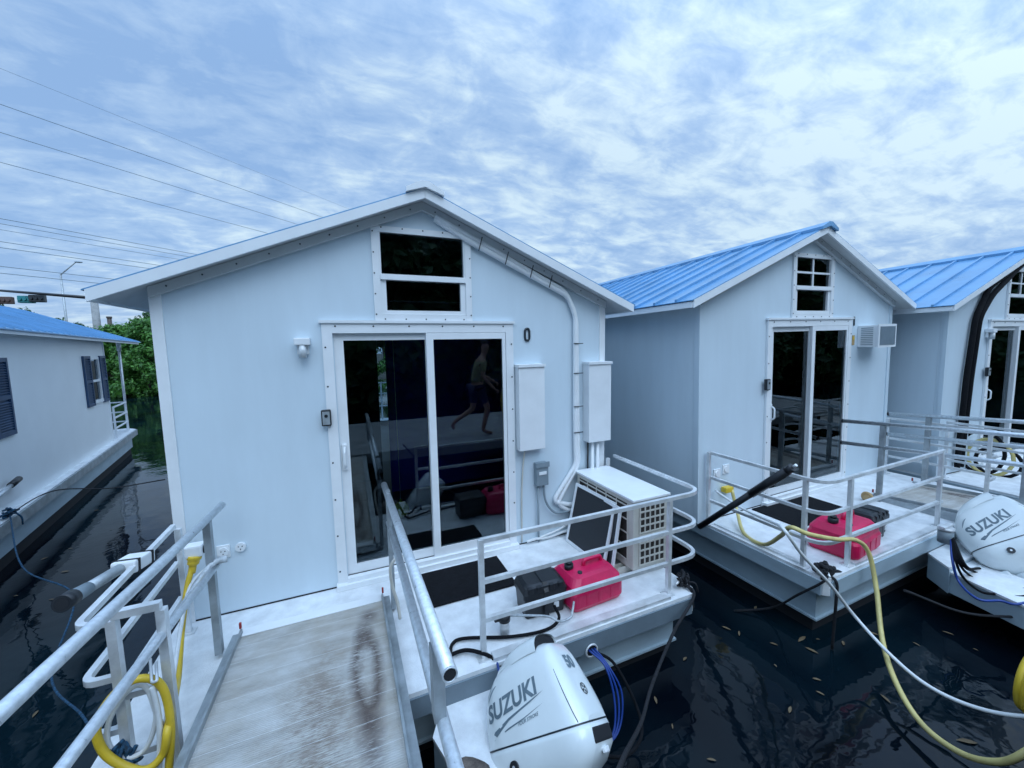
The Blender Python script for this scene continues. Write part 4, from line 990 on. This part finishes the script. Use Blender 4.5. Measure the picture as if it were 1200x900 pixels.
# ------------------------------------------------------------------ cabin 2 things
mat_thing([(5.46, -1.0, dz2(5.46)), (6.40, -1.0, dz2(6.4)), (6.40, -.47, dz2(6.4)), (5.46, -.47, dz2(5.46))], 'black doormat on the middle cabin deck')
fuel_tank((5.44, -1.39, dz2(5.5)), .12, 'pink red fuel tank on the middle cabin deck behind the yellow cord', M_red, 1.27)
battery_box((5.97, -1.33, dz2(6.0)), .1, 'black battery box right of the pink red tank on the middle deck')
b = B(); b.sweep([Vector((6.86, -.92, .10))+Vector((.0, 0, 0))+Vector((.02*0, .045*cos(a*pi/10), .045*sin(a*pi/10))) for a in range(20)], .018, 8, closed=True); b.cyl((6.83, -.92, .10), .032, .06, (1, 0, 0), 16)
tag(b.build('rope_roll', M_brass), 'brown roll lying at the foot of the right-hand gangway', 'roll')
pa, pb = PX(820, 617, 'x', 4.60), PX(930, 547, 'y', -1.50)
b = B(); d_ = pb-pa; b.sweep([pa, pa+d_*.62], .030, 12); b.sweep([pa+d_*.62, pa+d_*.95], .037, 12); b.use(M_blkpl); b.cyl(pb-d_*.05, .033, .06, d_, 12); b.use(M_alu); b.cyl(pb, .012, .03, d_, 8)
tag(b.build('boat_pole', M_blkpl), 'black pole leaning across the left rail of the middle cabin deck', 'pole')
ow = PX(848, 574, 'y', -.47)
b = B(); b.box((-.02, -.05, -.025), (.10, .02, .035), Matrix.Translation(ow), bev=.01); tag(b.build('power_plug', M_yel), 'yellow plug in the wall outlet of the middle cabin', 'plug')
pts = [ow+Vector((.08, -.04, 0)), PX(864, 600, 'y', -.60), PX(872, 625, 'y', -.85), PX(895, 638, 'y', -1.1), PX(915, 628, 'y', -1.35), PX(926, 618, 'y', -1.55), PX(948, 626, 'y', -1.64), PX(980, 632, 'y', -1.66), PX(1003, 633, 'y', -1.67), PX(1018, 648, 'y', -1.70), PX(1027, 690, 'y', -1.78), PX(1034, 750, 'z', -.36), PX(1050, 800, 'z', -.44), PX(1080, 848, 'z', -.5), PX(1125, 882, 'z', -.48), PX(1170, 893, 'z', -.38), PX(1205, 880, 'z', -.24), PX(1260, 840, 'z', -.05), PX(1330, 790, 'z', .15)]
cord('shore_cord', pts, .0175, M_pyel, 'pale yellow power cord drooping from the middle deck rail over the water', 'cord', None, 12)
pts = [PX(838, 575, 'y', -.46), PX(870, 596, 'y', -.8), PX(905, 612, 'y', -1.3), PX(918, 620, 'y', -1.62), PX(940, 650, 'y', -1.68), PX(972, 684, 'y', -1.72), PX(1000, 720, 'z', -.22), PX(1040, 764, 'z', -.34), PX(1085, 802, 'z', -.40), PX(1140, 828, 'z', -.38), PX(1205, 840, 'z', -.28), PX(1300, 835, 'z', -.05)]
cord('water_hose', pts, .0125, M_hose, 'white water hose drooping from the middle deck rail over the water', 'hose', None, 10)
cc = PX(1208, 798, 'y', -2.62)
b = B()
for k in range(3):
    rr = .165+.014*k; b.sweep([cc+Vector((rr*cos(a*pi/14), -.03*k, rr*1.0*sin(a*pi/14))) for a in range(28)], .027, 10, closed=True)
tag(b.build('cord_coil', M_yel), 'yellow cord coil hanging at the lower right edge', 'cord')
fp = PX(1108, 628, 'z', .11)
R_ = empty('fuel_filter', fp-Vector((0, 0, .06)), 'pale fuel filter canister at the right end of the middle deck rail', 'fuel filter')
b = B(); b.cyl((0, 0, 0), .055, .12, seg=18); b.build('filter_canister', M_grey, R_)
b = B(); b.cyl((0, 0, .12), .06, .025, seg=18); b.box((-.09, -.02, .146), (.09, .02, .17), bev=.005); b.build('filter_head', M_alu, R_)
for k in range(5):
    o = Vector((.02*k, -.02*k, .0))
    cord('control_cable', [fp+Vector((.05, -.02, .02)), PX(1116+4*k, 655+2*k, 'z', .0), PX(1124+6*k, 682-4*k, 'z', -.17), PX(1146+5*k, 702-8*k, 'z', -.19), PX(1172+3*k, 704-8*k, 'z', -.19), PX(1192+5*k, 708-9*k, 'z', -.18), PX(1225+4*k, 700-8*k, 'z', -.15)], .010, M_black if k else M_blue, 'black cable looping on the platform below the far outboard motor' if k else 'blue cable hanging from the filter canister to the far outboard motor', 'cable', 'cables below the far outboard motor')
# cords hanging on the third cabin's rails
for k in range(3):
    c = PX(1150+9*k, 530+6*k, 'x', 9.6)
    b = B(); b.use(M_black if k != 1 else M_pyel); b.sweep([c+Vector((0.02*k, .22*cos(a*pi/10), .26*sin(a*pi/10)*(1.2-.2*k))) for a in range(20)], .022, 8, closed=True)
    tag(b.build('cord_coil', M_black), ['black cord coil on the third cabin rail, left of the yellow one', 'faded yellow cord coil hanging between two black coils on the third cabin rail', 'black cord coil on the third cabin rail, right of the yellow one'][k], 'cord')

# ------------------------------------------------------------------ street things
def pole_thing(name, label, cat): return empty(name, (0, 0, 0), label, cat)
base = PD(72, 396, 52); top = PD(71, 322, 52); R_ = empty('street_lamp', (top.x, top.y, .2), 'tall street lamp with a single bent arm at the left', 'street lamp')
b = B(); b.sweep([(0, 0, 0), (0, 0, top.z-.2)], [.16, .10], 10); b.build('lamp_pole', M_alud, R_)
h = PD(89, 307, 51); o = Vector((top.x, top.y, .2)); b = B(); b.sweep([Vector((0, 0, top.z-.6)), (h-o)*.0+Vector((0, 0, top.z-.2)), (h-o)], [.09, .08, .06], 8); b.build('lamp_arm', M_alud, R_)
b = B(); b.ball(h-o+Vector((.25, 0, 0)), .32, (1.3, .5, .35)); b.build('lamp_head', M_grey, R_)
mp_ = PD(109.5, 346, 34); o = Vector((mp_.x, mp_.y, .2)); R_ = empty('traffic_signal', o, 'traffic signal mast with long arm and signal heads at the left', 'traffic signal')
b = B(); b.sweep([(0, 0, 0), (0, 0, mp_.z-.1)], [.30, .24], 12); b.build('mast', M_conc, R_)
e1 = PD(-30, 338, 36)-o; s1 = PD(107, 349, 34)-o; b = B(); b.sweep([s1, e1], [.14, .09], 8); b.build('mast_arm', M_blkpl, R_)
for (u, v, mm) in ((46, 350, M_textk), (33, 351, mat('signal_green', (.02, .22, .24), .5)), (8, 352, mat('signal_brown', (.10, .06, .05), .6))):
    c = PD(u, v, 35.5)-o; b = B(); b.box(c+Vector((-.62, -.2, -.32)), c+Vector((.42, .2, .32)), bev=.06)
    for k in range(3): b.cyl(c+Vector((-.42+.32*k, -.2, 0)), .13, -.14, (0, 1, 0), 10)
    b.build('signal_head', mm, R_)
up_ = PD(128, 373, 27); R_ = empty('utility_pole', (up_.x, up_.y, .1), 'short brown wooden pole standing in the mangroves', 'pole')
b = B(); b.sweep([(0, 0, 0), (0, 0, up_.z-.1)], [.14, .12], 10); b.build('pole', M_wood, R_); b = B(); b.cyl((0, 0, up_.z-.1), .15, .12, seg=10); b.build('pole_cap', M_wood, R_)
# wires: run to a far vanishing point beyond the cabins
dv = (PD(800, 404, 1)-CP); dv.z = 0; dv.normalize()
wires = [(0, 122, 10, .016, 'upper'), (0, 155, 10, .016, 'second'), (0, 190, 10, .016, 'third'), (0, 80, 13, .008, 'faint topmost'),
         (0, 256, 10, .017, ''), (0, 262, 10, .015, ''), (0, 269, 10, .012, ''), (0, 283, 10, .016, ''), (0, 290, 10, .017, ''), (0, 312, 9.5, .017, ''), (0, 320, 9.5, .017, '')]
for (u, v, z, r, w) in wires:
    q = PX(u, v, 'z', z); L_ = (q-CP).length
    pts = []
    for k in range(25):
        t = -30+k*9.0; sag = ((t-20)/45)**2*.05
        pts.append(q+dv*t*max(1, L_/25)+Vector((0, 0, -.0)))
    b = B(); b.sweep(pts, r*.7*max(1, L_/22), 5)
    tag(b.build('power_line', M_grey), {122: 'upper of the three dark power lines sloping down to the nearest roof', 155: 'middle of the three dark power lines sloping down to the nearest roof', 190: 'lower of the three dark power lines sloping down to the nearest roof', 80: 'faint power line highest in the left sky',
         256: 'topmost line of the power line bundle low in the left sky', 262: 'second line from the top of the low power line bundle', 269: 'thinnest line of the low power line bundle, third from its top', 283: 'upper line of the pair just above the street lamp head', 290: 'lower line of the pair just above the street lamp head', 312: 'upper of the two lowest power lines near the signal arm', 320: 'lowest power line in the sky, just above the signal arm'}[v], 'power line', 'power lines across the left sky')

# ------------------------------------------------------------------ trees
def tree(pos, h, wx, wy, nleaf, ls, mi, label, group, low=.0, seed=0, trunks=3, cat='tree', cl=26):
    rg = random.Random(seed); R_ = empty('mangrove_tree' if cat == 'mangrove' else 'leafy_tree', pos, label, cat, group)
    b = B()
    for k in range(trunks):
        a = rg.uniform(0, 6.28); p = Vector((0, 0, -.6)); pts = [p]
        for j in range(4): p = p+Vector((cos(a)*wx*.12+rg.uniform(-.1, .1), sin(a)*wy*.12, (h+.6)*.22)); pts.append(p)
        b.sweep(pts, [.12*h/5, .09*h/5, .07*h/5, .05*h/5, .025*h/5], 7)
        for j in (1, 2, 3):
            e_ = pts[j]+Vector((rg.uniform(-1, 1)*wx*.4, rg.uniform(-1, 1)*wy*.4, h*.2)); b.sweep([pts[j], (pts[j]+e_)/2+Vector((0, 0, .1)), e_], [.05*h/5, .035*h/5, .015*h/5], 5)
    b.build('trunk', M_wood, R_)
    clumps = []
    for k in range(cl):
        z = low+(h-low)*rg.random()**1.1; f = (1-((z-low)/(h-low)*1.0)**2.4)**.5
        a = rg.uniform(0, 6.283); rad = f*rg.uniform(.35, 1); s = rg.uniform(.5, 1.0)
        clumps.append((cos(a)*wx*rad, sin(a)*wy*rad, z, wx*.24*s+.12, h*.10*s+.10))
    vs = []; fs = []
    for k in range(nleaf):
        c = clumps[rg.randrange(cl)]; v = Vector((rg.gauss(0, 1), rg.gauss(0, 1), rg.gauss(0, 1))).normalized()*rg.uniform(.55, 1.08)
        p = Vector((c[0]+v.x*c[3], c[1]+v.y*c[3], max(c[2]+v.z*c[4]+abs(rg.gauss(0, .06)), low-.1)))
        n = (v+Vector((rg.uniform(-.7, .7), rg.uniform(-.7, .7), rg.uniform(-.2, .9)))).normalized(); u = n.orthogonal().normalized(); u.rotate(Matrix.Rotation(rg.uniform(0, 6.28), 3, n)); w = n.cross(u)
        s = ls*rg.uniform(.6, 1.25); o = len(vs)
        vs += [p-u*s, p-w*s*.45+n*s*.1, p+u*s, p+w*s*.45+n*s*.1]; fs.append((o, o+1, o+2, o+3))
    b = B(); b.add(vs, fs); b.build('crown', M_leaf[mi], R_)
    return R_
sidew = [('lowest', 0)]
k = 0
spots = [(96, 25.5, 3.4, 0, 'bright green mangrove left of the corner post of the far left roof'), (112, 25, 3.7, 2, 'bright green mangrove just behind the far left roof tip'),
         (133, 24.5, 3.9, 0, 'green mangrove beside the short brown pole'), (152, 25.5, 4.1, 2, 'light green mangrove in the gap between left houseboat and nearest cabin'),
         (170, 24.5, 4.0, 0, 'mangrove against the corner of the nearest cabin'), (190, 25.5, 4.3, 0, 'mangrove partly hidden behind the nearest cabin corner')]
for i, (u, r, h, mi, lab) in enumerate(spots):
    p = PD(u, 420, r); tree((p.x, p.y, -.1), h, 1.7, 1.6, 7500, .12, mi, lab, 'mangroves along the far bank', -.55, 11+i, cat='mangrove', cl=60)
for i, (u, r, h) in enumerate(((-18, 38, 8.0), (6, 40, 7.4), (30, 40, 6.4), (52, 42, 6.3), (75, 40, 5.4), (98, 42, 5.3), (178, 36, 5.8), (200, 36, 5.2))):
    p = PD(u, 420, r); tree((p.x, p.y, 0), h, 2.3, 2.0, 4200, .17, 1, ['dark tree at the left picture edge', 'dark tree under the traffic signal heads', 'dark tree right of the signal heads', 'dark tree near the street lamp foot', 'dark tree right of the street lamp', 'low dark tree left of the signal mast', 'darker tree rising behind the mangroves in the gap', 'dark tree behind the nearest cabin corner'][i], 'darker trees further back', 0, 60+i, cl=30)
# seen through the cabin's back door
for i, (x, y) in enumerate(((2.2, 24), (4.0, 25))):
    tree((x, y, -.1), 4.4, 1.9, 1.5, 4000, .13, 0, ['mangrove seen through the nearest cabin to its open back', 'mangrove behind the nearest cabin, right of the one in the doorway'][i], 'mangroves along the far bank', -.35, 90+i, cat='mangrove', cl=30)
# shore behind the dock, only seen mirrored in the doors
proto = []
for i in range(3):
    proto.append(tree((-11+i*3.4, -13.5-(i % 2), 0), 8.5, 2.9, 2.2, 6500, .42, 1, 'tall dark tree behind the dock, mirrored in the glass doors', 'tall trees behind the dock', -.3, 130+i, cl=60))
rgt = random.Random(3)
for i in range(3, 34):
    src = proto[i % 3]; o = src.copy(); COL.objects.link(o); o.location = (-11+i*3.4, -13.5-(i % 2), 0) if i < 22 else (-12.5+(i-22)*3.6, -17, 0); o.rotation_euler = (0, 0, rgt.uniform(0, 6.28)); o.scale = (1, 1, rgt.uniform(.85, 1.1))
    for ch in src.children:
        c = ch.copy(); COL.objects.link(c); c.parent = o

# ------------------------------------------------------------------ person on the dock (seen mirrored in the door)
def bodyskin(name, V, E, rad, m, parent=None, sub=2):
    bm = bmesh.new(); lay = bm.verts.layers.skin.verify(); vs = [bm.verts.new(v) for v in V]
    for a, b_ in E: bm.edges.new((vs[a], vs[b_]))
    for i, v in enumerate(vs):
        r = rad[i]; v[lay].radius = r if isinstance(r, tuple) else (r, r); v[lay].use_root = (i == 0)
    me = bpy.data.meshes.new(name); bm.to_mesh(me); bm.free(); me.materials.append(m)
    o = bpy.data.objects.new(name, me); COL.objects.link(o)
    o.modifiers.new('s', 'SKIN').use_smooth_shade = True; u = o.modifiers.new('u', 'SUBSURF'); u.levels = sub; u.render_levels = sub
    dg = bpy.context.evaluated_depsgraph_get(); m2 = bpy.data.meshes.new_from_object(o.evaluated_get(dg)); o.modifiers.clear(); o.data = m2; bpy.data.meshes.remove(me)
    m2.name = name
    for p in m2.polygons: p.use_smooth = True
    if parent: o.parent = parent
    return o
# walking towards +x; trailing leg lifted behind
V = [(0,0,.93),(0.02,0,1.08),(.05,0,1.24),(.09,0,1.40),(.13,0,1.48),(.155,0,1.54),(.175,0,1.63),(.185,0,1.72),
     (.02,.10,.88),(.17,.10,.50),(.06,.10,.09),(.20,.10,.035),(.26,.10,.03),
     (-.02,-.10,.88),(-.06,-.10,.48),(-.40,-.10,.28),(-.47,-.10,.19),(-.43,-.10,.12),
     (.09,.17,1.38),(.04,.22,1.12),(.22,.22,.92),(.28,.21,.86),
     (.09,-.17,1.38),(.16,-.22,1.12),(.36,-.20,1.0),(.43,-.19,.96)]
E_ = [(0,1),(1,2),(2,3),(3,4),(4,5),(5,6),(6,7),(0,8),(8,9),(9,10),(10,11),(11,12),(0,13),(13,14),(14,15),(15,16),(16,17),(3,18),(18,19),(19,20),(20,21),(3,22),(22,23),(23,24),(24,25)]
rad = [(.12,.09),(.11,.08),(.12,.09),(.10,.08),.055,.06,.085,.07,.085,.058,.038,.04,.03,.085,.058,.038,.04,.03,.05,.04,.03,.028,.05,.04,.03,.028]
Pn = bodyskin('person', V, E_, rad, M_skin); Pn.location = (3.42, -3.55, .29)
tag(Pn, 'person in khaki shirt and navy shorts walking on the dock, mirrored in the door', 'person')
sv_ = [V[i] for i in (0,1,2,3,18,19,22,23)]; bodyskin('shirt', [(0.0,0,.96)]+[V[1],V[2],V[3],V[18],(.05,.21,1.18),V[22],(.14,-.21,1.18)], [(0,1),(1,2),(2,3),(3,4),(4,5),(3,6),(6,7)], [(.165,.135),(.16,.13),(.165,.135),(.14,.115),.068,.06,.068,.06], M_khaki, Pn)
bodyskin('shorts', [(0,0,.93),(.02,.10,.86),(.13,.10,.58),(-.02,-.10,.86),(-.05,-.10,.56)], [(0,1),(1,2),(0,3),(3,4)], [(.135,.125),.10,.082,.10,.082], M_navyc, Pn)
bodyskin('hair', [(.165,0,1.70),(.15,0,1.76),(.19,0,1.79)], [(0,1),(1,2)], [.088,.085,.07], M_hair, Pn)
for sy, hx in ((.21, (.28,.86)), (-.19, (.43,.96))):
    b = B()
    for f in range(4):
        y = sy+(-.027+.018*f)*(1); z = hx[1]; b.sweep([(hx[0]+.02, y, z), (hx[0]+.055, y, z-.02), (hx[0]+.06, y, z-.055+(.006 if f in (0,3) else 0)), (hx[0]+.035, y, z-.075)], [.010, .009, .008, .006], 6)
    b.sweep([(hx[0], sy+(.02 if sy < 0 else -.02), z), (hx[0]+.03, sy+(.045 if sy < 0 else -.045), z-.02), (hx[0]+.05, sy+(.04 if sy < 0 else -.04), z-.05)], [.011, .010, .007], 6)
    b.build('fingers', M_skin, Pn)
b = B(); b.ball((.245, 0, 1.655), .018, (1, .7, 1.2)); 
for sy in (-.03, .03): b.use(M_dark); b.ball((.240, sy, 1.675), .009)
b.use(M_skin); b.ball((.165, .085, 1.65), .025, (.7, .35, 1.1)); b.ball((.165, -.085, 1.65), .025, (.7, .35, 1.1)); b.build('face', M_skin, Pn)
b = B()
for k in range(5):
    b.sweep([Vector((3.93, -3.3, .95))+Vector((.10*cos(a*pi/12)*(1+.15*k), .02*k, .30*sin(a*pi/12)*(1+.07*k))) for a in range(24)], .014, 8, closed=True)
tag(b.build('cord_coil', M_yel), 'coiled yellow cord hanging in front of the walking person', 'cord')
b = B(); b.box((3.90, -3.32, .29), (3.96, -3.26, 1.35)); tag(b.build('dock_post', M_galv), 'metal post on the dock holding the coiled cord beside the person', 'post')

# ------------------------------------------------------------------ leaves floating on the water
lf = B(); n = 9; pts = [(.0, 0), (.03, .014), (.07, .017), (.10, .009), (.125, 0), (.10, -.010), (.07, -.017), (.03, -.013)]
lf.add([(x-.06, y, .004*sin(x*25)) for x, y in pts], [tuple(range(8))])
first = None; rg = random.Random(5)
leaf_px = [(950, 760), (955, 748), (1075, 758), (1140, 762), (960, 800), (964, 815), (1040, 815), (888, 715), (925, 830), (910, 780), (1130, 870), (802, 776), (854, 738), (866, 740), (1018, 745), (990, 752), (1110, 740), (830, 890), (790, 850), (775, 735),
           (55, 655), (72, 667), (20, 700), (60, 705), (130, 620), (40, 835), (110, 600), (85, 640), (770, 820), (905, 752), (936, 745)]
for i, (u, v) in enumerate(leaf_px):
    p = PX(u+rg.uniform(-4, 4), v+rg.uniform(-4, 4), 'z', WZ+.006)
    if first is None: o = lf.build('fallen_leaf', M_leafw); first = o
    else: o = first.copy(); COL.objects.link(o)
    o.location = p; o.rotation_euler = (0, 0, rg.uniform(0, 6.28)); s_ = rg.choice((.3, .45, .55, .7, .9))*rg.uniform(.85, 1.1); o.scale = (s_, s_*rg.uniform(.8, 1.3), 1)
    tag(o, 'fallen brown leaf floating flat on the dark water', 'leaf', 'fallen leaves floating on the water')

# unidentified lime green object inside the left door pane, modelled as a hanging ball
c = PX(470, 597, 'y', .22)
b = B(); b.use(M_lime); b.ball(c, .075, (1, .6, 1.05)); b.use(M_hose); b.sweep([c+Vector((0, 0, .085)), c+Vector((0, 0, 2.38-c.z))], .003, 5); b.use(M_lime); b.cyl(c+Vector((0, 0, .07)), .012, .03, seg=8)
tag(b.build('lime_object', M_lime), 'lime green object hanging on a string behind the left pane of the nearest door', 'object')
